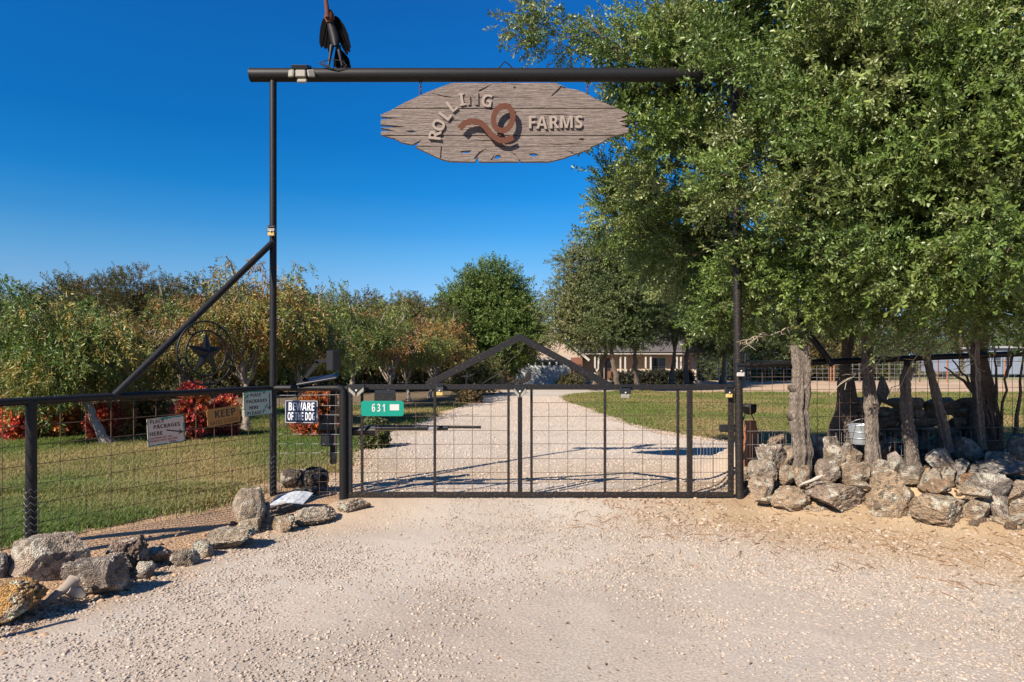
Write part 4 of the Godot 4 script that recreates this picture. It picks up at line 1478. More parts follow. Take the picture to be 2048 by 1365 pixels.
func star(parent: Node, called: String, at: Vector3, r: float, thick: float, m: Material, rot := 0.0, basis := Basis()) -> void:      # raised five-pointed star
	var mb := MB.new()
	for i in 5:
		for s in [-1.0, 1.0]:
			var a := PI / 2 + TAU * i / 5.0 + rot
			var b: float = a + s * TAU / 10.0
			var tip := at + basis * Vector3(cos(a) * r, sin(a) * r, 0)
			var inn := at + basis * Vector3(cos(b) * r * 0.4, sin(b) * r * 0.4, 0)
			var top := at + basis * Vector3(0, 0, thick)
			var bot := at - basis * Vector3(0, 0, thick * 0.15)
			mb.face([top, tip, inn], basis.z)
			mb.face([bot, tip, inn], -basis.z)
	obj(called, mb, m, parent)


func build_star_ring() -> void:
	var t := 0.475
	var bs := fence_basis()
	var c := P(412, 707, 7.38)
	var o := thing("star_ornament", "black metal star inside two rings standing on the left fence rail", "ornament", c - Vector3(0, 0.32, 0))
	for r in [0.345, 0.245]:
		var mb := MB.new()
		var pts := []
		for i in 48:
			var a := TAU * i / 48.0
			pts.append(c + bs * Vector3(cos(a) * r, sin(a) * r, 0))
		mb.tube(pts, [0.0105], 8, false, true)
		obj("ring", mb, M.black, o)
	star(o, "star", c, 0.24, 0.055, M.black, 0.0, bs)
	for i in 5:
		var a := PI / 2 + TAU * (i + 0.5) / 5.0
		var p := c + bs * Vector3(cos(a) * 0.295, sin(a) * 0.295, 0)
		var mb := MB.new()
		var pts := []
		for k in 11:
			var b := a + lerpf(0.6, TAU - 0.6, k / 10.0)
			pts.append(p + bs * Vector3(cos(b) * 0.04, sin(b) * 0.045, 0))
		mb.tube(pts, [0.009], 6)
		obj("horseshoe", mb, M.black, o)


# ---------------------------------------------------------------- signs
func board_thing(called: String, label: String, at: Vector3, bs: Basis, roll := 0.0) -> Node3D:
	var o := thing(called, label, "sign", at)
	o.basis = bs * Basis(Vector3.BACK, roll)
	return o


func letters(parent: Node, st: SurfaceTool, m: Material, called := "lettering") -> void:
	obj(called, st.commit(), m, parent, false)


func splotch(parent: Node, w: float, h: float, m: Material, seed_: int, edges: Array) -> void:
	var r := RandomNumberGenerator.new()
	r.seed = seed_
	var mb := MB.new()
	for e in edges:      # rough brushed border along an edge: [x0, y0, x1, y1, width]
		var n := 14
		for i in n:
			var a := Vector2(lerpf(e[0], e[2], float(i) / n), lerpf(e[1], e[3], float(i) / n))
			var b := Vector2(lerpf(e[0], e[2], (i + 1.0) / n), lerpf(e[1], e[3], (i + 1.0) / n))
			var t := (b - a).normalized()
			var o: Vector2 = Vector2(-t.y, t.x) * e[4] * r.randf_range(0.5, 1.5)
			mb.face([Vector3(a.x, a.y, 0.0042), Vector3(b.x, b.y, 0.0042), Vector3(b.x + o.x, b.y + o.y, 0.0042), Vector3(a.x + o.x, a.y + o.y, 0.0042)], Vector3.BACK)
	obj("painted_border", mb, m, parent, false)


func build_signs() -> void:
	rng.seed = 91
	var fb := fence_basis()
	var teal := mat(lin(0.03, 0.2, 0.16), 0.6)
	var cream := mat(lin(0.58, 0.46, 0.38), 0.6)
	var pale_green := mat(lin(0.36, 0.43, 0.37), 0.6)
	# place packages here, with an arrow to the right
	var s := board_thing("paper_sign", "cream hand-lettered parcel sign with a right-pointing arrow, low on the left fence wires", fence_at(0.528, 0.965, 0.02), fb, 0.05)
	obj("panel", sheet(0.425, 0.29, 0.006), cream, s, false)
	splotch(s, 0.425, 0.29, teal, 5, [[-0.2125, -0.145, 0.2125, -0.145, 0.011], [0.2125, -0.145, 0.2125, 0.145, 0.014], [0.2125, 0.145, -0.06, 0.145, 0.02], [-0.06, 0.145, -0.2125, 0.145, 0.008], [-0.2125, 0.145, -0.2125, -0.145, 0.012]])
	var st := SurfaceTool.new()
	write(st, "PLACE", Vector2(-0.185, 0.108), 0.0045, 0.036, 0.16, 0.09)
	write(st, "PACKAGES", Vector2(-0.15, 0.052), 0.0045, 0.04, 0.31, 0.09)
	write(st, "HERE", Vector2(-0.195, -0.018), 0.0045, 0.04, 0.15, 0.09)
	letters(s, st, M.ink)
	var st2 := SurfaceTool.new()
	write(st2, "OUTSIDE OF THE", Vector2(-0.19, -0.065), 0.0045, 0.018, 0.25, 0.1)
	write(st2, "FENCE NOT IN THE", Vector2(-0.19, -0.093), 0.0045, 0.018, 0.31, 0.1)
	write(st2, "YARD", Vector2(0.02, -0.121), 0.0045, 0.018, 0.08, 0.1)
	letters(s, st2, M.ink_red, "small_lettering")
	var ar := MB.new()
	ar.band([Vector2(0.0, 0.005), Vector2(0.16, -0.032)], 0.013, 0.002, Transform3D(Basis(), Vector3(0, 0, 0.0045)))
	ar.extrude(PackedVector2Array([Vector2(0.14, 0.0), Vector2(0.195, -0.04), Vector2(0.13, -0.055), Vector2(0.155, -0.032)]), 0.0024, Transform3D(Basis(), Vector3(0, 0, 0.0046)))
	obj("arrow", ar, M.ink, s, false)
	# place packages here please, with an arrow down
	s = board_thing("paper_sign", "pale green hand-lettered parcel sign with a down arrow, hung against the gateway pole", fence_at(0.093, 1.2, 0.03), fb, 0.03)
	obj("panel", sheet(0.41, 0.295, 0.006), pale_green, s, false)
	splotch(s, 0.41, 0.295, teal, 8, [[0.205, 0.1475, -0.205, 0.1475, 0.012], [-0.205, 0.1475, -0.205, -0.1475, 0.009], [-0.205, -0.1475, 0.205, -0.1475, 0.006], [0.14, -0.03, 0.07, -0.13, -0.02], [-0.15, 0.12, -0.195, 0.08, 0.03], [0.12, 0.13, 0.08, 0.1, -0.02]])
	st = SurfaceTool.new()
	write(st, "PLACE", Vector2(-0.12, 0.098), 0.0045, 0.036, 0.16, 0.09)
	write(st, "PACKAGES", Vector2(-0.18, 0.025), 0.0045, 0.038, 0.31, 0.09)
	write(st, "HERE", Vector2(-0.14, -0.05), 0.0045, 0.036, 0.14, 0.09)
	write(st, "PLEASE", Vector2(-0.17, -0.115), 0.0045, 0.036, 0.21, 0.09)
	letters(s, st, M.ink)
	ar = MB.new()
	ar.band([Vector2(0.172, 0.11), Vector2(0.168, -0.06)], 0.012, 0.002, Transform3D(Basis(), Vector3(0, 0, 0.0045)))
	ar.extrude(PackedVector2Array([Vector2(0.128, -0.05), Vector2(0.168, -0.065), Vector2(0.2, -0.045), Vector2(0.166, -0.1)]), 0.0024, Transform3D(Basis(), Vector3(0, 0, 0.0046)))
	obj("arrow", ar, M.ink, s, false)
	# keep gates closed
	var amber := grain(mat(lin(0.42, 0.2, 0.05), 0.65), noise_tex(0.03, 31, 0.6, 1.2), Vector3(5, 5, 5), null, 1.0, false)
	s = board_thing("warning_sign", "rusty orange sign asking to keep the gates closed, tilted on the fence wires", fence_at(0.268, 1.075, 0.02), fb, 0.09)
	var kp := MB.new()
	kp.extrude(PackedVector2Array([Vector2(-0.205, -0.1), Vector2(0.2, -0.1), Vector2(0.22, -0.08), Vector2(0.22, 0.085), Vector2(0.205, 0.1), Vector2(-0.2, 0.1), Vector2(-0.22, 0.08), Vector2(-0.22, -0.085)]), 0.006, Transform3D())
	obj("panel", kp, amber, s, false)
	st = SurfaceTool.new()
	write(st, "KEEP", Vector2(-0.13, 0.03), 0.0045, 0.082, 0.29)
	letters(s, st, M.ink)
	st2 = SurfaceTool.new()
	write(st2, "GATES CLOSED", Vector2(-0.195, -0.062), 0.0045, 0.042, 0.39)
	letters(s, st2, mat(lin(0.16, 0.06, 0.02), 0.6), "small_lettering")
	# beware of the dog
	s = board_thing("warning_sign", "navy blue and white dog warning sign between the gateway pole and the gate post", P(602.5, 824, GATE - 0.03), Basis(), -0.01)
	obj("panel", sheet(0.405, 0.282, 0.005), M.navy, s, false)
	var bd := MB.new()
	for q in [[0, 0.134, 0.39, 0.006], [0, -0.134, 0.39, 0.006], [-0.1955, 0, 0.006, 0.274], [0.1955, 0, 0.006, 0.274]]:
		bd.box(Vector3(q[0], q[1], 0.003), Vector3(q[2], q[3], 0.002))
	obj("border", bd, M.sign_white, s, false)
	st = SurfaceTool.new()
	write(st, "BEWARE", Vector2(-0.165, 0.062), 0.004, 0.098, 0.33)
	write(st, "OF THE DOG", Vector2(-0.172, -0.058), 0.004, 0.098, 0.345)
	letters(s, st, mat(lin(0.72, 0.75, 0.8), 0.5))
	# the green number sign
	s = board_thing("number_sign", "green rounded house number sign reading 631 on the gate", P(764.5, 817.5, GATE - 0.05), Basis())
	var gp := PackedVector2Array()
	for q in [[1, 1, 0.0], [-1, 1, PI / 2], [-1, -1, PI], [1, -1, PI * 1.5]]:
		for i in 6:
			var a: float = q[2] + i / 5.0 * PI / 2
			gp.append(Vector2(q[0] * 0.232 + cos(a) * 0.032, q[1] * 0.062 + sin(a) * 0.032))
	var gm := MB.new()
	gm.extrude(gp, 0.005, Transform3D())
	obj("panel", gm, M.sign_green, s, false)
	st = SurfaceTool.new()
	for q in [["6", -0.133], ["3", -0.066], ["1", -0.002]]:
		write(st, q[0], Vector2(q[1], 0.006), 0.004, 0.094, 0.046)
	letters(s, st, M.paint_white, "numerals")
	var wb := MB.new()
	wb.box(Vector3(0.15, 0.014, 0.003), Vector3(0.115, 0.075, 0.002))
	obj("white_patch", wb, M.paint_white, s, false)


func build_hanging_sign() -> void:
	rng.seed = 17
	var d := GATE
	var o := thing("hanging_sign", "weathered plank sign hung by chains under the crossbeam, carved as a long pointed oval", "sign", P(1008, 325, d))
	var Q := func(zx: float, zy: float) -> Vector2:      # measured on an enlargement of the sign
		var p := P(720.0 + zx / 3.531, 110.0 + zy / 3.531, d)
		return Vector2(p.x, p.y)
	var poly := func(list: Array) -> PackedVector2Array:
		var out := PackedVector2Array()
		for q in list:
			out.append(Q.call(q[0], q[1]))
		return out
	var outline: PackedVector2Array = poly.call([[146, 428], [210, 402], [330, 338], [432, 292], [478, 270], [560, 238], [650, 206], [700, 203], [900, 205], [1200, 203], [1378, 204], [1420, 222], [1462, 242], [1540, 256], [1600, 282], [1660, 318], [1780, 370], [1850, 396], [1892, 424], [1840, 446], [1886, 462], [1826, 474], [1888, 494], [1836, 506], [1894, 520], [1892, 552], [1800, 574], [1745, 592], [1720, 612], [1690, 628], [1630, 652], [1618, 672], [1560, 690], [1510, 708], [1430, 736], [1330, 760], [1140, 760], [1118, 742], [1122, 760], [840, 760], [832, 722], [812, 760], [640, 757], [565, 738], [470, 692], [392, 656], [436, 602], [370, 636], [300, 622], [240, 592], [152, 570], [148, 545], [250, 540], [146, 520], [330, 512], [148, 496], [150, 462], [280, 452], [150, 440]])
	var cuts := [[203, 384], [384, 574], [574, 652], [652, 762]]
	var holes := [
		[[700, 690], [730, 683], [790, 681], [770, 700], [720, 697]], [[945, 738], [960, 714], [985, 712], [1000, 724], [972, 742]], [[1190, 705], [1225, 700], [1262, 706], [1245, 722], [1205, 722]], [[1540, 600], [1565, 590], [1590, 600], [1570, 610]], [[325, 546], [365, 538], [405, 546], [365, 555]],
		[[1080, 238], [1092, 232], [1106, 240], [1092, 246]],
	]
	var n := 0
	for c in cuts:
		n += 1
		var band: PackedVector2Array = poly.call([[100, c[0]], [1940, c[0]], [1940, c[1]], [100, c[1]]])
		band = Geometry2D.offset_polygon(band, -0.0045)[0]
		for piece in Geometry2D.intersect_polygons(outline, band):
			if Geometry2D.triangulate_polygon(piece).is_empty():
				continue
			var comb := CSGCombiner3D.new()
			comb.name = "plank"
			o.add_child(comb, true)
			var zoff := 0.007 * ((n * 2) % 3 - 1)
			comb.position = -o.position + Vector3(0, 0, -d + 0.028 + zoff)
			var cp := CSGPolygon3D.new()
			cp.name = "board"
			cp.polygon = piece
			cp.depth = 0.056
			cp.material = M.wood
			comb.add_child(cp)
			for h in holes:
				var hp: PackedVector2Array = poly.call(h)
				if Geometry2D.intersect_polygons(piece, hp).is_empty():
					continue
				var ho := CSGPolygon3D.new()
				ho.name = "hole"
				ho.polygon = hp
				ho.depth = 0.2
				ho.position.z = 0.06
				ho.operation = CSGShape3D.OPERATION_SUBTRACTION
				ho.material = M.wood
				comb.add_child(ho)
			# weather cracks sawn into the face
			var cr := [[[480, 272], [620, 300], [690, 312], [600, 304]], [[830, 262], [930, 214], [942, 208], [890, 244], [846, 268]], [[1340, 304], [1400, 244], [1416, 226], [1460, 240], [1414, 252], [1360, 296]], [[566, 738], [572, 655], [582, 655], [580, 735]], [[800, 742], [842, 690], [900, 662], [856, 696], [824, 740]], [[1118, 742], [1086, 706], [1060, 690], [1096, 704], [1124, 738]], [[1500, 706], [1480, 690], [1440, 676], [1490, 688], [1512, 702]], [[920, 748], [946, 716], [950, 722], [932, 750]], [[600, 612], [900, 606], [1250, 616], [900, 611]], [[1250, 640], [1500, 628], [1660, 634], [1500, 634]], [[500, 470], [690, 462], [760, 466], [680, 468]], [[1150, 430], [1400, 424], [1640, 436], [1400, 430]], [[700, 310], [900, 300], [1250, 312], [900, 306]]]
			for h in cr:
				var hp: PackedVector2Array = poly.call(h)
				if Geometry2D.intersect_polygons(piece, hp).is_empty():
					continue
				var ho := CSGPolygon3D.new()
				ho.name = "crack"
				ho.polygon = hp
				ho.depth = 0.02
				ho.position.z = 0.006
				ho.operation = CSGShape3D.OPERATION_SUBTRACTION
				ho.material = M.wood
				comb.add_child(ho)
	# letters nailed to the boards
	var zf := -d + 0.028 + 0.014
	for q in [["R", 533, 580, 84.0], ["O", 560, 507, 66.0], ["L", 604, 437, 52.0], ["L", 648, 372, 38.0], ["I", 722, 327, 10.0], ["N", 800, 322, 1.0], ["G", 896, 336, -10.0], ["F", 1213, 487, 0.0], ["A", 1284, 490, -2.0], ["R", 1364, 487, 3.0], ["M", 1455, 484, 0.0], ["S", 1545, 484, -3.0]]:
		var c: Vector2 = Q.call(q[1], q[2])
		var t := glyph(q[0], 0.152, 0.024)
		var lo := obj("letter", t, M.wood_letter if q[0] != "N" else M.wood, o)
		lo.position = Vector3(c.x, c.y, zf) - o.position
		lo.basis = Basis(Vector3.BACK, deg_to_rad(q[3])).scaled_local(Vector3(0.98, 1, 1))
	# the rusty rolling nine
	var loop := []
	for i in 36:
		var a := TAU * i / 36.0
		var e := Vector2(cos(a) * 66.0, sin(a) * 88.0)
		var r := 0.24
		loop.append(Q.call(1012.0 + e.x * cos(r) - e.y * sin(r), 470.0 + e.x * sin(r) + e.y * cos(r)))
	var x := Transform3D(Basis(), Vector3(0, 0, -d + 0.115))
	var mb := MB.new()
	mb.band(loop, 0.066, 0.012, x, true)
	obj("iron_loop", mb, M.rust, o)
	mb = MB.new()
	var cv := Curve2D.new()
	var tail := [[1082, 602], [1030, 624], [985, 622], [930, 586], [888, 530], [848, 496], [790, 488], [742, 502], [708, 540]]
	for i in tail.size():
		var h := Vector2.ZERO
		if i > 0 and i < tail.size() - 1:
			h = (Q.call(tail[i + 1][0], tail[i + 1][1]) - Q.call(tail[i - 1][0], tail[i - 1][1])) * 0.17
		cv.add_point(Q.call(tail[i][0], tail[i][1]), -h, h)
	var tp := []
	for i in 41:
		tp.append(cv.sample_baked(cv.get_baked_length() * i / 40.0))
	mb.band(tp, 0.07, 0.012, Transform3D(Basis(), Vector3(0, 0, -d + 0.101)))
	obj("iron_tail", mb, M.rust, o)
	for q in [[1060, 372], [990, 585], [870, 500]]:
		var c: Vector2 = Q.call(q[0], q[1])
		rod(o, "spacer", Vector3(c.x, c.y, -d + 0.02), Vector3(c.x, c.y, -d + 0.1), 0.012, M.rust)
	# hanging chains
	for q in [[427, 290], [1020, 205], [1606, 285]]:
		var b: Vector2 = Q.call(q[0], q[1])
		var top := Vector2(b.x, 5.18)
		var ln := b.y - 0.01
		var k := 0
		var y := top.y
		while y > ln:
			var ml := MB.new()
			var pts := []
			for i in 12:
				var a := TAU * i / 12.0
				var w := cos(a) * 0.014
				pts.append(Vector3(b.x + (w if k % 2 == 0 else 0.0), y + sin(a) * 0.026, -d + (w if k % 2 == 1 else 0.0)))
			ml.tube(pts, [0.0055], 5, false, true)
			obj("chain_link", ml, M.rust, o)
			y -= 0.04
			k += 1


func build_bird() -> void:
	var d := GATE
	var o := thing("bird_sculpture", "black and rust metal bird with folded wings and raised beak standing on the crossbeam", "sculpture", P(672, 137, d))
	var Q := func(zx: float, zy: float) -> Vector2:
		var p := P(480.0 + zx / 6.827, zy / 6.827, d)
		return Vector2(p.x, p.y)
	var mb := MB.new()
	var pts := []
	for q in [[1228, 300], [1255, 370], [1280, 450], [1305, 530], [1320, 600], [1325, 660]]:
		var p: Vector2 = Q.call(q[0], q[1])
		pts.append(Vector3(p.x, p.y, -d + 0.06))
	mb.tube(pts, [0.03, 0.045, 0.056, 0.062, 0.058, 0.028], 12)
	obj("body", mb, M.gate_black, o)
	var wings := [
		[[1240, 260], [1170, 240], [1130, 300], [1105, 400], [1092, 520], [1092, 610], [1115, 672], [1140, 640], [1165, 690], [1195, 664], [1216, 726], [1250, 640], [1262, 500], [1262, 380]],
		[[1270, 270], [1310, 225], [1360, 262], [1430, 360], [1480, 480], [1505, 590], [1520, 655], [1505, 660], [1510, 722], [1480, 712], [1476, 765], [1440, 740], [1390, 640], [1340, 520], [1300, 400]],
		[[1290, 620], [1360, 640], [1440, 730], [1470, 770], [1500, 890], [1476, 905], [1455, 885], [1440, 925], [1410, 895], [1380, 920], [1350, 900], [1310, 920], [1290, 880], [1255, 890], [1262, 800]],
	]
	for i in 3:
		var pv := PackedVector2Array()
		for q in wings[i]:
			pv.append(Q.call(q[0], q[1]))
		mb = MB.new()
		mb.extrude(pv, 0.012, Transform3D(Basis(), Vector3(0, 0, -d + [0.03, 0.02, -0.06][i])), 0.0)
		obj("wing" if i < 2 else "tail", mb, M.soot, o)
	# feather ribs on the wings
	for q in [[1200, 300, 1130, 640], [1215, 320, 1180, 660], [1330, 300, 1470, 680], [1320, 340, 1440, 690]]:
		var a: Vector2 = Q.call(q[0], q[1])
		var b: Vector2 = Q.call(q[2], q[3])
		rod(o, "feather_rib", Vector3(a.x, a.y, -d + 0.04), Vector3(b.x, b.y, -d + 0.04), 0.006, M.soot)
	mb = MB.new()
	pts = []
	for q in [[1240, 360], [1245, 300], [1250, 240], [1258, 190]]:
		var p: Vector2 = Q.call(q[0], q[1])
		pts.append(Vector3(p.x, p.y, -d + 0.09))
	mb.tube(pts, [0.03, 0.066, 0.055, 0.02], 12)
	obj("head", mb, M.rust, o)
	mb = MB.new()
	pts = []
	for q in [[1235, 320], [1225, 180], [1210, 60], [1195, -40], [1188, -90]]:
		var p: Vector2 = Q.call(q[0], q[1])
		pts.append(Vector3(p.x, p.y, -d + 0.14))
	mb.tube(pts, [0.03, 0.028, 0.022, 0.014, 0.005], 10)
	obj("beak", mb, M.rust, o)
	for q in [[1262, 640, 1245, 740, 1214, 936], [1350, 640, 1365, 740, 1405, 936]]:
		mb = MB.new()
		pts = []
		for i in 3:
			var p: Vector2 = Q.call(q[i * 2], q[i * 2 + 1])
			pts.append(Vector3(p.x, p.y, -d + 0.03))
		mb.tube(pts, [0.032, 0.022, 0.011], 8)
		obj("leg", mb, M.gate_black, o)
	mb = MB.new()
	pts = []
	for q in [[1105, 905], [1180, 870], [1290, 858], [1380, 872], [1450, 900], [1480, 935], [1440, 980], [1360, 1006], [1260, 985], [1170, 945], [1105, 905]]:
		var p: Vector2 = Q.call(q[0], q[1])
		pts.append(Vector3(p.x, p.y, -d + 0.09))
	mb.tube(pts, [0.006], 6)
	for q in [[1150, 885, 1220, 950], [1105, 905, 1300, 985]]:
		var a: Vector2 = Q.call(q[0], q[1])
		var b: Vector2 = Q.call(q[2], q[3])
		mb.tube([Vector3(a.x, a.y, -d + 0.09), Vector3(b.x, b.y, -d + 0.1)], [0.006], 5)
	obj("wire_ring", mb, M.black, o)

	# floodlight with four pale faces
	var fl := thing("floodlight", "solar floodlight with four pale lamp faces clamped to the left end of the crossbeam", "light", P(602, 150, GATE - 0.1))
	var top := MB.new()
	top.box(P(603, 135, GATE - 0.06), Vector3(0.2, 0.05, 0.2), Basis(Vector3.RIGHT, 0.35), 0.006)
	obj("solar_panel", top, M.solar, fl)
	var arm := MB.new()
	arm.box(P(603, 147, GATE - 0.06), Vector3(0.1, 0.13, 0.06), Basis(), 0.006)
	obj("bracket", arm, M.black_plastic, fl)
	for q in [[582, 147, 0.09, 0.09, 0.5, -0.12], [601, 147, 0.13, 0.095, 0.0, 0.0], [622, 147, 0.09, 0.09, -0.5, 0.2], [604, 162, 0.12, 0.05, 0.0, 0.0]]:
		var pn := MB.new()
		pn.box(P(q[0], q[1], GATE - 0.13), Vector3(q[2], q[3], 0.03), Basis(Vector3.UP, -q[4]) * Basis(Vector3.BACK, q[5]), 0.012)
		obj("lamp_face", pn, M.pale_lens, fl)
	var rl := thing("floodlight", "dark floodlight on an arm near the top of the right gateway pole", "light", P(1495, 218, GATE))
	var b1 := MB.new()
	b1.box(P(1482, 214, GATE), Vector3(0.16, 0.05, 0.05), Basis(), 0.006)
	obj("arm", b1, M.black, rl)
	var b2 := MB.new()
	b2.box(P(1498, 219, GATE - 0.04), Vector3(0.17, 0.12, 0.1), Basis(), 0.012)
	obj("lamp_head", b2, M.black_plastic, rl)


func build_small_things() -> void:
	# bucket
	var c := P(1722, 889, 8.62)
	var b := thing("bucket", "galvanized metal bucket standing on the rocks beside the second cedar post", "bucket", c)
	var mb := MB.new()
	mb.lathe([Vector2(0, 0), Vector2(0.105, 0), Vector2(0.112, 0.008), Vector2(0.15, 0.235), Vector2(0.158, 0.24), Vector2(0.158, 0.252), Vector2(0.15, 0.252), Vector2(0.145, 0.235), Vector2(0.105, 0.02), Vector2(0, 0.02)], c, 28)
	obj("body", mb, M.galv, b)
	mb = MB.new()
	for h in [0.08, 0.16]:
		mb.lathe([Vector2(0.115 + h * 0.155, h - 0.006), Vector2(0.123 + h * 0.155, h), Vector2(0.117 + h * 0.155, h + 0.006)], c, 28)
	obj("rib", mb, M.galv, b)
	mb = MB.new()
	var pts := []
	for i in 15:
		var a := PI * i / 14.0
		pts.append(c + Vector3(cos(a) * 0.155, 0.24 + sin(a) * 0.09, sin(a) * 0.1))
	mb.tube(pts, [0.004], 6)
	obj("handle", mb, M.wire_grey, b)
	# dark ornament on the clay stump
	var o := thing("metal_ornament", "small black lumpy metal ornament on thin legs above the red clay stump", "ornament", P(1497, 838, 8.95))
	mb = rock_mb(402, 3, Vector3(0.2, 0.15, 0.14), 3, 0.14, Color(0.02, 0.02, 0.02), false)
	for i in mb.v.size():
		mb.v[i] += P(1497, 819, 8.95)
	obj("body", mb, M.black, o)
	for q in [[1490, 828, 1486, 842], [1503, 828, 1508, 840]]:
		rod(o, "leg", P(q[0], q[1], 8.95), P(q[2], q[3], 8.95), 0.008, M.black)
	# white board lying by the pole
	mb = MB.new()
	var cc := P(572, 1003, 7.95)
	var quads := [[-0.205, 0.0, 0.1], [0.0, 0.055, 0.06], [0.12, 0.05, 0.07], [0.21, 0.03, 0.03]]
	for i in 3:
		var a: Array = quads[i]
		var e: Array = quads[i + 1]
		for s in [0.0, -0.012]:
			mb.face([cc + Vector3(a[0], a[1] + s - 0.05, a[2]), cc + Vector3(e[0], e[1] + s - 0.05, e[2]), cc + Vector3(e[0] + 0.05, e[1] + s + 0.03, -0.19), cc + Vector3(a[0] + 0.05, a[1] + s + 0.03, -0.19)], Vector3.UP if s == 0.0 else Vector3.DOWN)
		mb.face([cc + Vector3(a[0], a[1] - 0.05, a[2]), cc + Vector3(e[0], e[1] - 0.05, e[2]), cc + Vector3(e[0], e[1] - 0.062, e[2]), cc + Vector3(a[0], a[1] - 0.062, a[2])], Vector3.BACK)
	solo("fallen_board", mb, grain(mat(lin(0.6, 0.65, 0.72), 0.5), noise_tex(0.012, 41, 0.3, 1.0), Vector3(2.5, 2.5, 2.5)), cc - Vector3(0, 0.06, 0), "bent white board lying on the stones at the foot of the gateway pole", "board")
	# weathered bone-like wood on the left
	mb = MB.new()
	mb.tube([P(86, 1209, 5.0), P(110, 1192, 5.02), P(130, 1178, 5.05), P(147, 1162, 5.1), P(156, 1160, 5.12)], [0.012, 0.026, 0.035, 0.05, 0.02], 10)
	mb.tube([P(135, 1180, 5.05), P(152, 1186, 5.1), P(168, 1194, 5.12)], [0.035, 0.05, 0.015], 9)
	for i in mb.v.size():
		mb.v[i] += mb.n[i] * 0.014 * nz.get_noise_3dv(mb.v[i] * 300.0)
	solo("driftwood", mb, M.bark_pale, P(130, 1200, 5.05), "pale weathered root of driftwood lying in front of the left rocks", "driftwood")
	mb = MB.new()
	mb.tube([P(1598, 972, 7.85), P(1612, 966, 7.85), P(1624, 962, 7.85), P(1636, 956, 7.85), P(1646, 951, 7.86)], [0.008, 0.017, 0.009, 0.021, 0.006], 9)
	for i in mb.v.size():
		mb.v[i] += mb.n[i] * 0.014 * nz.get_noise_3dv(mb.v[i] * 500.0)
	solo("old_bone", mb, mat(lin(0.4, 0.36, 0.31), 0.8), P(1622, 966, 7.85), "bleached bone lying on the wide half-buried boulder", "bone")
	mb = rock_mb(405, 3, Vector3(0.09, 0.07, 0.07), 4, 0.1, Color(0.66, 0.63, 0.62), false)
	for i in mb.v.size():
		mb.v[i] += P(1803, 974, 7.55)
	solo("white_stone", mb, mat(lin(0.6, 0.57, 0.55), 0.7), P(1803, 980, 7.55), "small smooth white stone wedged right of the pyramid-shaped boulder", "stone")


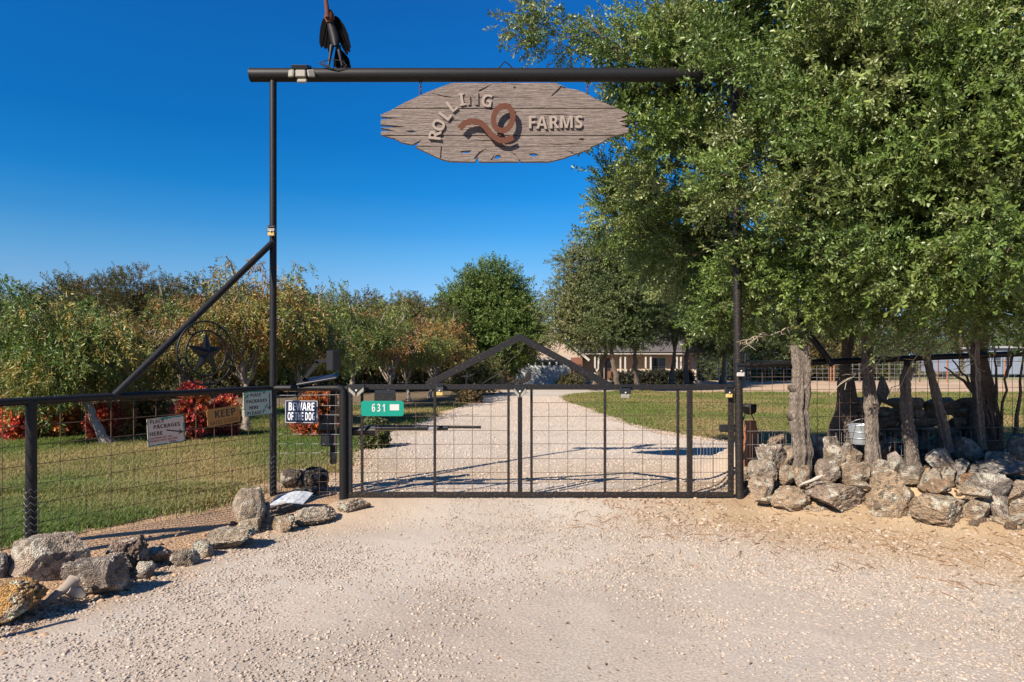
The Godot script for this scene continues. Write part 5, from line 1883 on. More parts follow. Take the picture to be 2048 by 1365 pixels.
# ---------------------------------------------------------------- house
func build_house() -> void:
	var brick := grain(mat(lin(0.22, 0.095, 0.065), 0.9), noise_tex(0.06, 51, 0.7, 1.25), Vector3(2, 2, 2))
	var stucco := grain(mat(lin(0.56, 0.43, 0.33), 0.9), noise_tex(0.03, 52, 0.85, 1.1), Vector3(1, 1, 1))
	var gable := grain(mat(lin(0.48, 0.38, 0.32), 0.9), noise_tex(0.03, 53, 0.85, 1.1), Vector3(1, 1, 1))
	var roofm := grain(mat(lin(0.1, 0.09, 0.088), 0.95), noise_tex(0.08, 54, 0.6, 1.35), Vector3(1.2, 2.4, 2.4))
	var trim := mat(lin(0.42, 0.39, 0.36), 0.7)
	var white := mat(lin(0.46, 0.44, 0.41), 0.6)
	var doorm := mat(lin(0.46, 0.48, 0.5), 0.6)
	var wood := mat(lin(0.16, 0.075, 0.045), 0.6)
	var glass := mat(lin(0.02, 0.022, 0.025), 0.08)
	var h := thing("farmhouse", "tan single-storey house with garage gable and porch at the end of the drive", "house", V(7, 0.0, 60))
	var blk := func(called: String, x0: float, x1: float, y0: float, y1: float, d0: float, d1: float, m: Material, parent: Node = h) -> MeshInstance3D:
		var mb := MB.new()
		mb.box(V((x0 + x1) / 2, (y0 + y1) / 2, (d0 + d1) / 2), Vector3(x1 - x0, y1 - y0, d1 - d0), Basis(), 0.012)
		return obj(called, mb, m, parent)
	# garage: front at 58 m, gable towards the drive
	var gd := 58.0
	var gx0 := -0.5
	var gx1 := 6.0
	blk.call("brick_pier", gx0, 0.13, 0.0, 2.35, gd, gd + 8.0, brick)
	blk.call("brick_pier", 5.02, gx1, 0.0, 2.35, gd, gd + 8.0, brick)
	blk.call("garage_header", 0.135, 5.015, 2.13, 2.345, gd + 0.03, gd + 0.3, trim)
	var gm := MB.new()
	gm.extrude(PackedVector2Array([Vector2(gx0, 2.36), Vector2(gx1, 2.36), Vector2(2.75, 5.15)]), 0.25, Transform3D(Basis(), Vector3(0, 0, -gd - 0.14)))
	obj("gable_wall", gm, gable, h)
	var gdoor: MeshInstance3D = blk.call("garage_door", 0.14, 5.01, -0.05, 2.12, gd + 0.2, gd + 0.26, doorm)
	for r in 4:
		for c in 8:
			if r == 3:
				blk.call("door_window", 0.26 + c * 0.6, 0.72 + c * 0.6, 1.68, 1.98, gd + 0.17, gd + 0.215, glass, gdoor)
			else:
				blk.call("door_panel", 0.24 + c * 0.6, 0.74 + c * 0.6, 0.06 + r * 0.53, 0.5 + r * 0.53, gd + 0.175, gd + 0.21, doorm, gdoor)
	var rf := MB.new()
	for s in [-1.0, 1.0]:
		var ex: float = 2.75 + s * 3.75
		rf.face([V(2.75, 5.36, gd - 0.35), V(ex, 2.2, gd - 0.35), V(ex, 2.2, gd + 9.0), V(2.75, 5.36, gd + 9.0)], Vector3(s, 1, 0))
		rf.face([V(2.75, 5.24, gd - 0.34), V(ex, 2.08, gd - 0.34), V(ex, 2.08, gd + 9.0), V(2.75, 5.24, gd + 9.0)], Vector3(-s, -1, 0))
	obj("garage_roof", rf, roofm, h)
	for s in [-1.0, 1.0]:
		var a := V(2.75, 5.27, gd - 0.38)
		var b := V(2.75 + s * 3.78, 2.1, gd - 0.38)
		var mb := MB.new()
		var y := (b - a).normalized()
		mb.box((a + b) / 2, Vector3(0.2, a.distance_to(b), 0.05), Basis(y.cross(Vector3.BACK), y, Vector3.BACK))
		obj("rake_board", mb, white, h)
	# main house with porch
	var pd := 59.9
	blk.call("wall", 6.02, 16.2, 0.0, 2.7, pd, pd + 0.3, stucco)
	blk.call("porch_floor", 6.05, 16.3, -0.05, 0.18, 58.9, pd - 0.01, trim)
	blk.call("porch_edge", 6.05, 16.3, 0.19, 0.4, 58.86, 58.98, white)
	blk.call("fascia", 5.9, 16.5, 2.62, 2.8, 58.7, 58.78, white)
	blk.call("porch_ceiling", 5.95, 16.45, 2.58, 2.62, 58.8, pd - 0.01, stucco)
	rf = MB.new()
	rf.face([V(5.7, 2.82, 58.6), V(16.7, 2.82, 58.6), V(15.4, 5.0, 64.5), V(5.7, 5.0, 64.5)], Vector3(0, 1, 0.5))
	rf.face([V(5.7, 2.82, 70.4), V(16.7, 2.82, 70.4), V(15.4, 5.0, 64.5), V(5.7, 5.0, 64.5)], Vector3(0, 1, -0.5))
	rf.face([V(16.7, 2.82, 58.6), V(16.7, 2.82, 70.4), V(15.4, 5.0, 64.5)], Vector3(1, 1, 0))
	obj("roof", rf, roofm, h)
	var px := func(p: float, d: float) -> float: return (p - 1024.0) / LENS * d
	for p in [1190.0, 1197.0, 1241.0, 1250.5, 1291.5, 1301.5, 1354.0, 1362.0]:
		var x: float = px.call(p, 59.0)
		blk.call("porch_column", x - 0.07, x + 0.07, 0.42, 2.57, 58.9, 59.04, white)
	for p in [1197.0, 1243.0]:
		var x: float = px.call(p, 58.95)
		blk.call("column_plinth", x - 0.22, x + 0.22, 0.42, 1.1, 58.75, 58.89, brick)
	var win := func(called: String, p0: float, p1: float, y0: float, y1: float, bars: int) -> void:
		var x0: float = px.call(p0, pd)
		var x1: float = px.call(p1, pd)
		var w: MeshInstance3D = blk.call(called, x0 - 0.1, x1 + 0.1, y0 - 0.1, y1 + 0.1, pd - 0.05, pd - 0.003, white)
		var cw := (x1 - x0) / bars
		for i in bars:
			for j in 2:
				blk.call("pane", x0 + i * cw + 0.03, x0 + (i + 1) * cw - 0.03, lerpf(y0, y1, j / 2.0) + 0.03, lerpf(y0, y1, (j + 1) / 2.0) - 0.03, pd - 0.07, pd - 0.045, glass, w)
	win.call("window", 1303.0, 1331.0, 0.75, 2.35, 2)
	win.call("window", 1199.0, 1206.0, 0.6, 2.25, 1)
	var dx0: float = px.call(1209.0, pd)
	var dx1: float = px.call(1225.0, pd)
	var dr: MeshInstance3D = blk.call("door", dx0, dx1, 0.2, 2.3, pd - 0.08, pd - 0.01, wood)
	blk.call("door_pane", dx0 + 0.18, dx1 - 0.18, 1.2, 2.1, pd - 0.1, pd - 0.075, glass, dr)
	for x in [dx0 - 0.12, dx1 + 0.02]:
		blk.call("door_trim", x, x + 0.1, 0.2, 2.42, pd - 0.1, pd - 0.004, white)


# ---------------------------------------------------------------- vegetation
func keep_front(p: Vector3) -> bool:      # the crown leaves the drive and the gate in the sun
	var x := p.x
	var d := -p.z
	var h := p.y
	if h < 1.8 + 0.9 * nz.get_noise_2d(x * 90.0, d * 60.0) or d < 2.6:
		return false
	var sx := x + 0.86 * h
	var sd := d + 0.95 * h
	if x / d < 0.262 and d < 8.75:
		return false
	if 0.52 * sx + 0.855 * sd < 9.15:
		return false
	if sd > 8.0 and sx / sd < 0.352 and sd < 13.2:
		return false
	return true


func build_oaks() -> void:
	rng.seed = 1201
	var sp := [sprig(13, 0.058, 0.024, 0.18, 0.75, 0.05, 1), sprig(15, 0.05, 0.021, 0.21, 0.8, 0.0, 2)]
	var tints := [Color(0.14, 0.21, 0.053), Color(0.225, 0.265, 0.11), Color(0.1, 0.165, 0.044), Color(0.175, 0.235, 0.075)]
	tree("live_oak", {
		label = "large live oak whose leafy crown covers the right end of the gateway beam", group = "", base = P(1688, 884, 9.3), fork = P(1700, 600, 9.3), r = 0.125, gnarl = 0.7, category = "tree",
		ells = [
			[P(1310, 110, 9.6), Vector3(1.15, 0.85, 0.8), 1.2], [P(1490, 70, 9.5), Vector3(1.3, 0.9, 1.0), 1.4], [P(1432, 108, 7.9), Vector3(0.42, 0.3, 0.35), 3.0], [P(1365, 330, 9.6), Vector3(1.1, 0.75, 0.9), 1.4], [P(1625, 360, 7.7), Vector3(1.15, 0.95, 1.1), 1.2],
			[P(1390, 500, 10.8), Vector3(1.45, 0.9, 1.1), 1.0], [P(1600, 560, 8.6), Vector3(1.0, 0.62, 0.9), 1.5], [P(1480, 610, 10.2), Vector3(0.8, 0.5, 0.7), 1.3], [P(1160, 50, 9.8), Vector3(0.8, 0.5, 0.5), 0.55],
			[P(1640, -230, 8.8), Vector3(2.4, 1.3, 2.0), 0.5], [P(1255, 420, 11.5), Vector3(0.8, 0.7, 0.7), 1.2], [P(1250, 250, 10.0), Vector3(0.55, 0.7, 0.6), 1.2], [P(1700, 180, 7.6), Vector3(1.1, 0.9, 1.0), 1.2],
		],
		clumps = 480, per = 48, sigma = 0.15, sprigs = sp, tints = tints, leafmat = M.leaf_gloss, keep = keep_front, limb = 0.45, shell = 0.5, droop = 0.12,
	})
	tree("live_oak", {
		label = "nearer live oak at the right edge, its low branches hanging over the rocks", group = "", base = P(1972, 884, 9.1), fork = P(1950, 560, 8.9), r = 0.12, gnarl = 0.7, category = "tree",
		ells = [
			[P(1780, 130, 7.0), Vector3(1.3, 1.0, 1.2), 1.1], [P(1980, 170, 6.4), Vector3(1.3, 1.1, 1.2), 1.1], [P(1830, 400, 6.7), Vector3(1.1, 0.95, 1.0), 1.2], [P(2020, 430, 6.2), Vector3(1.1, 1.0, 1.0), 1.2],
			[P(1870, 580, 7.2), Vector3(1.1, 0.5, 0.8), 1.4], [P(1720, 500, 7.8), Vector3(0.8, 0.7, 0.8), 1.2], [P(2060, 600, 6.8), Vector3(0.9, 0.5, 0.8), 1.4], [P(1900, -160, 7.4), Vector3(2.0, 1.0, 1.6), 0.4],
			[P(2230, 300, 7.5), Vector3(1.6, 2.0, 1.8), 0.4],
		],
		clumps = 380, per = 46, sigma = 0.15, sprigs = sp, tints = tints, leafmat = M.leaf_gloss, keep = keep_front, limb = 0.45, shell = 0.5, droop = 0.15,
	})
	# bare thin stems and the twiggy low branches
	var st := thing("sapling_clump", "clump of thin bare leaning stems around the foot of the right oak", "sapling", P(1990, 880, 8.9))
	for q in [[1935, 690, 1980, 860], [1990, 700, 2000, 880], [2020, 690, 2003, 885], [2048, 700, 2030, 880], [1905, 720, 1975, 830], [1890, 735, 1960, 800], [1965, 770, 1992, 870], [2010, 760, 2040, 700], [1975, 800, 1990, 880]]:
		var mb := MB.new()
		mb.tube(bent(P(q[2], q[3], 8.9), P(q[0], q[1], 8.8 + rng.randf_range(-0.4, 0.3)), 0.05, 0.014, 8), taper(8, rng.randf_range(0.02, 0.035), 0.008), 7)
		obj("stem", mb, M.bark, st)
	var tb := thing("bare_branches", "pale bare twigs hanging in front of the right fence rail", "branch", P(1720, 720, 8.1))
	for q in [[1900, 640, 1660, 790, 8.0], [1780, 690, 1690, 780, 8.0], [1850, 650, 1740, 745, 7.9], [1960, 640, 1820, 760, 7.7], [1920, 660, 1960, 760, 7.5], [1890, 650, 1775, 800, 7.8], [1990, 640, 1985, 720, 7.6], [1530, 680, 1480, 690, 8.2], [1640, 650, 1490, 690, 8.2], [1830, 700, 1790, 730, 7.9], [1950, 655, 1955, 800, 7.6]]:
		var mb := MB.new()
		var lp := bent(P(q[0], q[1], q[4] + 0.4), P(q[2], q[3], q[4]), 0.06, 0.018, 9)
		mb.tube(lp, taper(9, 0.013, 0.004), 5)
		for i in 5:
			var a: Vector3 = lp[3 + i]
			mb.tube(bent(a, a + Vector3(rng.randf_range(-0.25, 0.1), rng.randf_range(-0.2, 0.06), rng.randf_range(-0.1, 0.15)), 0.0, 0.01, 3), [0.005, 0.004, 0.003, 0.002], 4)
		obj("twig", mb, M.twig, tb)


func rel(base: Vector3, list: Array) -> Array:
	var out := []
	for e in list:
		out.append([base + e[0], e[1]] + ([e[2]] if e.size() > 2 else []))
	return out


func ground_pt(px: float, d: float) -> Vector3:
	var x := (px - 1024.0) / LENS * d
	return V(x, ground_height(x, d), d)


func build_orchard() -> void:
	rng.seed = 2203
	var sp := [sprig(11, 0.1, 0.027, 0.28, 0.65, 0.0, 11), sprig(10, 0.092, 0.025, 0.25, 0.7, 0.0, 12)]
	var olive := Color(0.16, 0.185, 0.045)
	var green := Color(0.095, 0.16, 0.034)
	var gold := Color(0.32, 0.24, 0.06)
	var brown := Color(0.3, 0.14, 0.045)
	var list := [
		[88, 15.6, 1.65, 3.3, "peach tree nearest the left edge, its thin top shoot against the sky", [green, olive, green]],
		[218, 14.2, 1.1, 2.75, "peach tree with a pale leaning trunk behind the foot of the gateway brace", [green, olive, gold]],
		[248, 18.5, 1.6, 3.1, "peach tree just behind the pale leaning trunk, with two bent stems", [brown, green, olive]],
		[492, 17.0, 1.8, 4.3, "golden peach tree behind the gateway pole, tallest of the orchard", [olive, gold, brown]],
		[385, 21.0, 1.9, 4.3, "peach tree behind the star ornament", [olive, green, brown]],
		[600, 18.6, 1.45, 4.2, "peach tree behind the dog warning sign, with tall separate top shoots", [green, olive, gold]],
		[690, 25.0, 2.1, 4.2, "rounded olive peach tree behind the left end of the gate", [green, olive, olive]],
		[770, 29.0, 2.2, 4.6, "olive peach tree behind the green number sign", [olive, brown, green]],
		[818, 32.0, 2.2, 4.5, "peach tree with a white forked trunk left of the gate gable", [gold, olive, green]],
		[858, 35.0, 2.2, 4.7, "yellowing peach tree nearest the drive, below the tall green tree", [brown, gold, olive]],
		[150, 23.0, 2.1, 3.6, "dark green peach tree deep behind the left fence post", [green, green, brown]],
		[20, 20.0, 2.0, 3.5, "peach tree half cut off by the left edge", [brown, green, brown]],
	]
	var k := 0
	for q in list:
		k += 1
		var b := ground_pt(q[0], q[1])
		var r: float = q[2]
		var hh: float = q[3]
		var ells := []
		for i in 7:
			var a := TAU * i / 7.0 + k
			ells.append([Vector3(cos(a) * r * 0.55, hh * 0.62 + rng.randf_range(-0.4, 0.35), sin(a) * r * 0.55), Vector3(r * 0.42, hh * 0.19, r * 0.42)])
		ells.append([Vector3(0, hh * 0.72, 0), Vector3(r * 0.6, hh * 0.2, r * 0.6)])
		for i in 4:
			var a := TAU * i / 4.0 + k * 2.0
			ells.append([Vector3(cos(a) * r * rng.randf_range(0.2, 0.8), hh * rng.randf_range(0.82, 0.98), sin(a) * r * 0.5), Vector3(0.14, hh * 0.13, 0.14), 5.0])
		var lean := Vector3(-0.6, 1.15, 0.0) if k == 2 else Vector3(rng.randf_range(-0.3, 0.3), 1.0 + rng.randf_range(-0.1, 0.2), rng.randf_range(-0.2, 0.2))
		tree("peach_tree", {label = q[4], group = "orchard trees", base = b, fork = b + lean, r = 0.085, ells = rel(b + (Vector3(-0.7, 0, 0) if k == 2 else Vector3.ZERO), ells), clumps = 88 if q[1] < 22 else 85, per = 19, sigma = 0.23, sprigs = sp, tints = q[5], droop = 1.0, twigs = 2.3, bark = M.bark_pale, limb = 0.55, scale = 1.1 if q[1] < 22 else 1.35, lift = 0.1, shell = 0.5})


func build_far_trees() -> void:
	rng.seed = 3307
	var fine := [sprig(12, 0.13, 0.06, 0.4, 0.8, 0.0, 21, false), sprig(14, 0.11, 0.055, 0.45, 0.8, 0.0, 22, false)]
	var needle := [sprig(16, 0.16, 0.035, 0.5, 0.6, 0.0, 23, false), sprig(18, 0.15, 0.03, 0.5, 0.55, 0.1, 24, false)]
	# the tall green tree at the end of the drive
	var b := ground_pt(978, 50.0)
	tree("shade_tree", {label = "tall bright green oval tree left of the garage", group = "", base = b, fork = b + Vector3(0, 2.0, 0), r = 0.22, clumps = 560, per = 26, sigma = 0.42, sprigs = fine, scale = 1.25, tints = [Color(0.1008, 0.168, 0.0336), Color(0.1428, 0.1848, 0.042), Color(0.0756, 0.1344, 0.0302)],
		ells = rel(b, [[Vector3(0, 4.2, 0), Vector3(4.0, 2.7, 3.2), 1.2], [Vector3(-0.3, 6.0, 0), Vector3(3.4, 2.1, 2.6)], [Vector3(0.2, 7.6, 0), Vector3(2.2, 1.4, 1.7), 1.3], [Vector3(-2.2, 3.2, 0.5), Vector3(2.0, 1.8, 2.0)], [Vector3(2.0, 3.0, 0.3), Vector3(1.7, 1.7, 1.8)]]), shell = 0.35})
	# live oaks in front of the house
	var dk := [Color(0.095, 0.135, 0.05), Color(0.155, 0.175, 0.07), Color(0.072, 0.108, 0.04)]
	var pale := [Color(0.175, 0.195, 0.085), Color(0.22, 0.22, 0.105), Color(0.115, 0.15, 0.055)]
	var oaks := [
		[1186, 45.0, Vector3(0.9, 2.6, 0), "pale olive live oak in front of the garage corner, its trunk leaning right", pale, [[Vector3(-1.4, 5.2, 0), Vector3(2.0, 2.4, 2.0), 1.0], [Vector3(0.2, 7.6, 0.3), Vector3(2.0, 2.0, 2.0)], [Vector3(-0.2, 4.0, 0.6), Vector3(2.0, 1.4, 1.8), 1.2], [Vector3(-0.9, 8.6, 0), Vector3(1.3, 1.2, 1.3), 0.8]]],
		[1238, 43.0, Vector3(-0.5, 2.6, 0), "dark live oak with a forked trunk in front of the porch door", dk, [[Vector3(0.2, 6.0, 0), Vector3(2.3, 2.4, 2.2)], [Vector3(0.2, 8.8, 0), Vector3(1.9, 1.8, 1.9)], [Vector3(-0.6, 4.0, 0.6), Vector3(1.6, 1.1, 1.6), 1.2]]],
		[1276, 43.5, Vector3(-0.2, 2.4, 0), "live oak with a thick pale trunk in front of the porch", dk, [[Vector3(0.6, 6.4, -0.5), Vector3(2.4, 2.6, 2.2)], [Vector3(-0.3, 3.9, 0.5), Vector3(1.7, 0.9, 1.5), 1.3], [Vector3(0.8, 9.0, 0), Vector3(1.8, 1.5, 1.8)]]],
		[1341, 50.0, Vector3(0.3, 2.6, 0), "live oak leaning right in front of the porch window", dk, [[Vector3(0.2, 6.8, 0), Vector3(2.5, 2.8, 2.2)], [Vector3(0.5, 4.5, 0.3), Vector3(1.9, 1.1, 1.5), 1.3], [Vector3(0.0, 9.6, 0), Vector3(2.1, 1.8, 1.8)]]],
		[1372, 54.0, Vector3(0.1, 3.4, 0), "dark live oak with a straight black trunk at the right end of the porch", dk, [[Vector3(0.6, 6.6, 0), Vector3(2.8, 3.0, 2.2)], [Vector3(2.0, 4.8, 0), Vector3(2.2, 1.5, 1.6), 1.2], [Vector3(1.2, 9.8, 0), Vector3(2.4, 2.0, 2.0)]]],
		[1445, 54.0, Vector3(0.2, 2.6, 0), "dark live oak behind the right gateway pole", dk, [[Vector3(0.2, 5.0, 0), Vector3(2.6, 2.4, 2.2)], [Vector3(0.3, 8.0, 0), Vector3(2.2, 2.0, 2.0)], [Vector3(-0.6, 3.3, 0.3), Vector3(2.0, 1.0, 1.6), 1.2]]],
	]
	for q in oaks:
		b = ground_pt(q[0], q[1])
		tree("live_oak", {label = q[3], group = "live oaks in front of the house", base = b, fork = b + q[2], r = 0.17, ells = rel(b, q[5]), clumps = 260, per = 24, sigma = 0.36, sprigs = fine, scale = 1.05, tints = q[4], limb = 0.5, shell = 0.38})
	# woods behind the orchard
	var mixed := [Color(0.1008, 0.1051, 0.0379), Color(0.1764, 0.126, 0.0463), Color(0.0672, 0.0799, 0.0302)]
	var ceds := [Color(0.0629, 0.084, 0.0353), Color(0.1051, 0.0967, 0.0379), Color(0.1428, 0.0924, 0.0379)]
	var woods := [
		[-60, 33, 5.6, 2.6, ceds, "dark cedar beyond the orchard at the far left"], [30, 36, 5.8, 2.6, mixed, "brownish oak of the woods behind the leftmost peach tree"], [110, 38, 6.3, 2.4, mixed, "oak with reddish top twigs in the woods left of the brace foot"], [165, 37, 6.6, 2.0, ceds, "pointed cedar of the woods, first left of the highest crown"],
		[215, 36, 6.4, 1.8, ceds, "narrow pointed cedar left of the broad cedar crown"], [270, 35, 6.5, 2.3, ceds, "broad dark cedar, highest of the woods left of the brace"], [330, 36, 6.2, 2.3, ceds, "dark cedar directly behind the diagonal brace"], [410, 35, 6.4, 2.6, mixed, "rust-tinged oak behind the golden peach tree"],
		[480, 38, 6.0, 2.6, mixed, "brown-green oak of the woods left of the gateway pole"], [560, 40, 5.8, 2.8, mixed, "brown-green oak of the woods right of the gateway pole"], [640, 42, 6.0, 2.8, mixed, "oak of the woods right of the keypad arm"], [715, 43, 6.3, 2.8, mixed, "brown-topped oak of the woods above the number sign"],
		[790, 45, 6.4, 2.8, mixed, "oak of the woods behind the white forked trunk"], [850, 47, 6.4, 2.8, mixed, "thin-leaved oak of the woods left of the tall green tree"], [905, 56, 6.5, 3.2, mixed, "oak of the woods hidden low behind the tall green tree"],
	]
	for q in woods:
		b = ground_pt(q[0], q[1])
		var hh: float = q[2]
		var r: float = q[3]
		var conic: bool = q[4] == ceds
		var ells := []
		if conic:
			ells = [[Vector3(0, hh * 0.3, 0), Vector3(r, hh * 0.27, r), 1.2], [Vector3(0.1, hh * 0.56, 0), Vector3(r * 0.75, hh * 0.24, r * 0.75)], [Vector3(-0.1, hh * 0.76, 0), Vector3(r * 0.5, hh * 0.2, r * 0.5), 1.2], [Vector3(0.3, hh * 0.9, 0), Vector3(r * 0.2, hh * 0.1, r * 0.2), 1.6]]
		else:
			ells = [[Vector3(0, hh * 0.36, 0), Vector3(r, hh * 0.3, r)], [Vector3(-r * 0.4, hh * 0.62, 0.2), Vector3(r * 0.7, hh * 0.24, r * 0.7)], [Vector3(r * 0.45, hh * 0.66, 0), Vector3(r * 0.65, hh * 0.24, r * 0.65)], [Vector3(0.1, hh * 0.86, 0), Vector3(r * 0.45, hh * 0.14, r * 0.45), 1.1]]
		tree("cedar_tree" if conic else "oak_tree", {label = q[5], group = "woods behind the orchard", base = b, fork = b + Vector3(0, hh * 0.3, 0), r = 0.13, ells = rel(b, ells), clumps = 190, per = 20, sigma = 0.3, sprigs = needle if conic else fine, scale = 0.95, tints = q[4], shell = 0.4})
	# a further, darker row closes the woods
	for i in 9:
		b = ground_pt(-160 + i * 125, 54.0 + (i % 3) * 4.0)
		tree("oak_tree", {label = "dark oak in the back row of the woods, " + ["leftmost", "second from the left", "third from the left", "fourth from the left", "in the middle", "fourth from the right", "third from the right", "second from the right", "rightmost"][i] + " of the row", group = "back row of the woods", base = b, fork = b + Vector3(0, 2.0, 0), r = 0.16, ells = rel(b, [[Vector3(0, 2.6, 0), Vector3(4.2, 2.6, 2.6)], [Vector3(0.6, 4.8, 0), Vector3(3.4, 2.0, 2.4)]]), clumps = 150, per = 20, sigma = 0.5, sprigs = fine, scale = 1.5, tints = mixed, shell = 0.4})
	# trees and hedge far on the right
	var right := [
		[1500, 66, 7.5, 3.6, dk, "dark oak left of the first cedar post, beyond the far wire fence"], [1560, 72, 9.0, 4.0, pale, "yellow-green tree behind the first cedar post"], [1640, 68, 7.5, 3.6, mixed, "brown-green tree behind the right brace"], [1720, 78, 9.0, 4.5, dk, "dark tree behind the trunk of the large live oak"],
		[1810, 84, 9.0, 4.5, dk, "dark tree behind the right fence rail"], [1920, 90, 10.0, 5.0, mixed, "brownish tree behind the pale shed"], [2040, 84, 10.0, 5.0, dk, "dark tree far behind at the right edge"], [1080, 74, 8.6, 2.2, [Color(0.168, 0.1428, 0.1008), Color(0.1176, 0.1092, 0.0588), Color(0.21, 0.168, 0.1344)], "thin pale half-bare tree behind the garage roof"],
		[1290, 86, 9.0, 5.5, dk, "dark tree behind the house roof"], [1420, 80, 9.5, 5.0, dk, "dark tree behind the right end of the house"],
	]
	for q in right:
		b = ground_pt(q[0], q[1])
		var hh: float = q[2]
		var r: float = q[3]
		tree("background_tree", {label = q[5], group = "trees beyond the house and the far fence", base = b, fork = b + Vector3(0, hh * 0.25, 0), r = 0.18, ells = rel(b, [[Vector3(0, hh * 0.34, 0), Vector3(r, hh * 0.32, r)], [Vector3(-r * 0.3, hh * 0.62, 0), Vector3(r * 0.75, hh * 0.24, r * 0.75)], [Vector3(r * 0.35, hh * 0.7, 0), Vector3(r * 0.6, hh * 0.24, r * 0.6)]]), clumps = 170 if q[0] != 1080 else 60, per = 20, sigma = 0.5, sprigs = fine, scale = 1.5, tints = q[4], shell = 0.4})
	# shrubs
	var leafy := [sprig(13, 0.05, 0.035, 0.16, 0.8, 0.0, 31, false), sprig(15, 0.045, 0.03, 0.15, 0.8, 0.0, 32, false)]
	var red := [Color(0.504, 0.0629, 0.042), Color(0.5208, 0.168, 0.042), Color(0.42, 0.0504, 0.0672)]
	var orange := [Color(0.4872, 0.1848, 0.042), Color(0.42, 0.252, 0.0672), Color(0.4872, 0.1092, 0.0336)]
	var shr := [
		[82, 15.4, 0.42, 1.4, red, "tall scarlet shrub left of the fence post, behind the rail"], [38, 15.0, 0.28, 0.9, red, "crimson shrub nearest the left edge"], [120, 15.6, 0.32, 0.9, orange, "orange shrub right of the fence post"], [206, 15.2, 0.24, 0.8, red, "small crimson shrub behind the leaning peach trunk"],
		[238, 15.6, 0.2, 0.75, orange, "small orange-red shrub right of the crimson one"], [282, 16.6, 0.5, 1.0, [Color(0.2184, 0.1176, 0.0295), Color(0.2688, 0.1344, 0.0336), Color(0.1512, 0.1092, 0.0336)], "broad brown-orange shrub above the cream parcel sign"], [380, 15.0, 0.23, 1.25, red, "bright scarlet shrub left of the orange gate sign"],
		[446, 15.8, 0.21, 0.9, red, "red shrub above the orange gate sign"], [630, 15.8, 0.42, 1.0, [Color(0.378, 0.1008, 0.0252), Color(0.3528, 0.1428, 0.0336), Color(0.336, 0.0588, 0.0252)], "orange-red shrub behind the dog warning sign"], [130, 17.0, 0.4, 0.4, [Color(0.168, 0.168, 0.1008), Color(0.1344, 0.1428, 0.0672), Color(0.21, 0.1848, 0.1008)], "low grey-green shrub below the scarlet shrub"],
		[310, 18.5, 0.7, 0.5, [Color(0.1512, 0.1596, 0.084), Color(0.126, 0.1344, 0.0588), Color(0.2016, 0.168, 0.084)], "low grey-green shrub under the brown-orange one"], [955, 39.0, 1.7, 2.3, [Color(0.1176, 0.1176, 0.0379), Color(0.168, 0.1344, 0.042), Color(0.0756, 0.0924, 0.0295)], "yellow-green bush under the gate gable left of the garage"],
		[940, 30.0, 0.35, 0.5, [Color(0.1344, 0.084, 0.042), Color(0.168, 0.126, 0.0672), Color(0.1008, 0.084, 0.042)], "tiny brown shrub on the grass below the gable star"], [748, 13.6, 0.13, 0.5, [Color(0.084, 0.1092, 0.0336), Color(0.1176, 0.126, 0.042), Color(0.0672, 0.084, 0.0295)], "small green sapling shrub behind the left gate stile"],
		[1140, 50.0, 0.9, 0.8, [Color(0.1092, 0.1008, 0.0504), Color(0.1512, 0.126, 0.0672), Color(0.0756, 0.084, 0.0336)], "spiky pale shrub at the right corner of the garage door"],
	]
	for q in shr:
		b = ground_pt(q[0], q[1])
		var hh: float = q[3]
		var r: float = q[2]
		tree("shrub", {label = q[5], category = "shrub", group = "", base = b, fork = b + Vector3(0, hh * 0.2, 0), r = 0.02, ells = rel(b, [[Vector3(0, hh * 0.4, 0), Vector3(r * 0.85, hh * 0.42, r * 0.85)], [Vector3(r * 0.2, hh * 0.72, 0), Vector3(r * 0.62, hh * 0.28, r * 0.62)]]), clumps = 75, per = 20, sigma = 0.085 * r / 0.5, sprigs = leafy, scale = 1.15 if q[1] < 25 else 1.8, tints = q[4], shell = 0.45, limb = 0.6})
	# dark shrubs along the porch, one by one
	for i in 7:
		b = ground_pt([1243, 1268, 1290, 1306, 1326, 1346, 1366][i], 56.5)
		tree("porch_shrub", {label = ["dark round shrub left of the porch steps trunk", "dark shrub second from the left along the porch", "dark shrub in the middle of the porch bed", "dark shrub under the left of the porch window", "tall dark spiky shrub under the middle of the porch window", "dark shrub under the right of the porch window", "dark shrub at the right end of the porch bed"][i], category = "shrub", group = "dark shrubs along the porch", base = b, fork = b + Vector3(0, 0.2, 0), r = 0.03, ells = rel(b, [[Vector3(0, 0.5, 0), Vector3(0.6, 0.5, 0.5)]]), clumps = 40, per = 14, sigma = 0.12, sprigs = leafy, scale = 2.4, tints = [Color(0.0252, 0.0336, 0.0185), Color(0.042, 0.042, 0.0252), Color(0.0252, 0.0252, 0.0168)], shell = 0.45})
	for i in 6:
		b = ground_pt(1400 + i * 70, 70.0)
		tree("hedge_bush", {label = ["green bush behind the white wire panel, left half", "green bush behind the white wire panel, right half", "green bush just right of the right gateway pole, beyond the lawn", "bush behind the first cedar post, beyond the lawn", "yellowish bush behind the right brace, beyond the lawn", "dark bush behind the large oak trunk, beyond the lawn"][i], category = "bush", group = "hedge beyond the right lawn", base = b, fork = b + Vector3(0, 0.3, 0), r = 0.05, ells = rel(b, [[Vector3(0, 1.1, 0), Vector3(2.4, 1.3, 1.4)]]), clumps = 90, per = 18, sigma = 0.35, sprigs = fine, scale = 1.2, tints = [Color(0.0629, 0.0924, 0.0295), Color(0.1092, 0.1176, 0.042), Color(0.0504, 0.0672, 0.0252)], shell = 0.4})


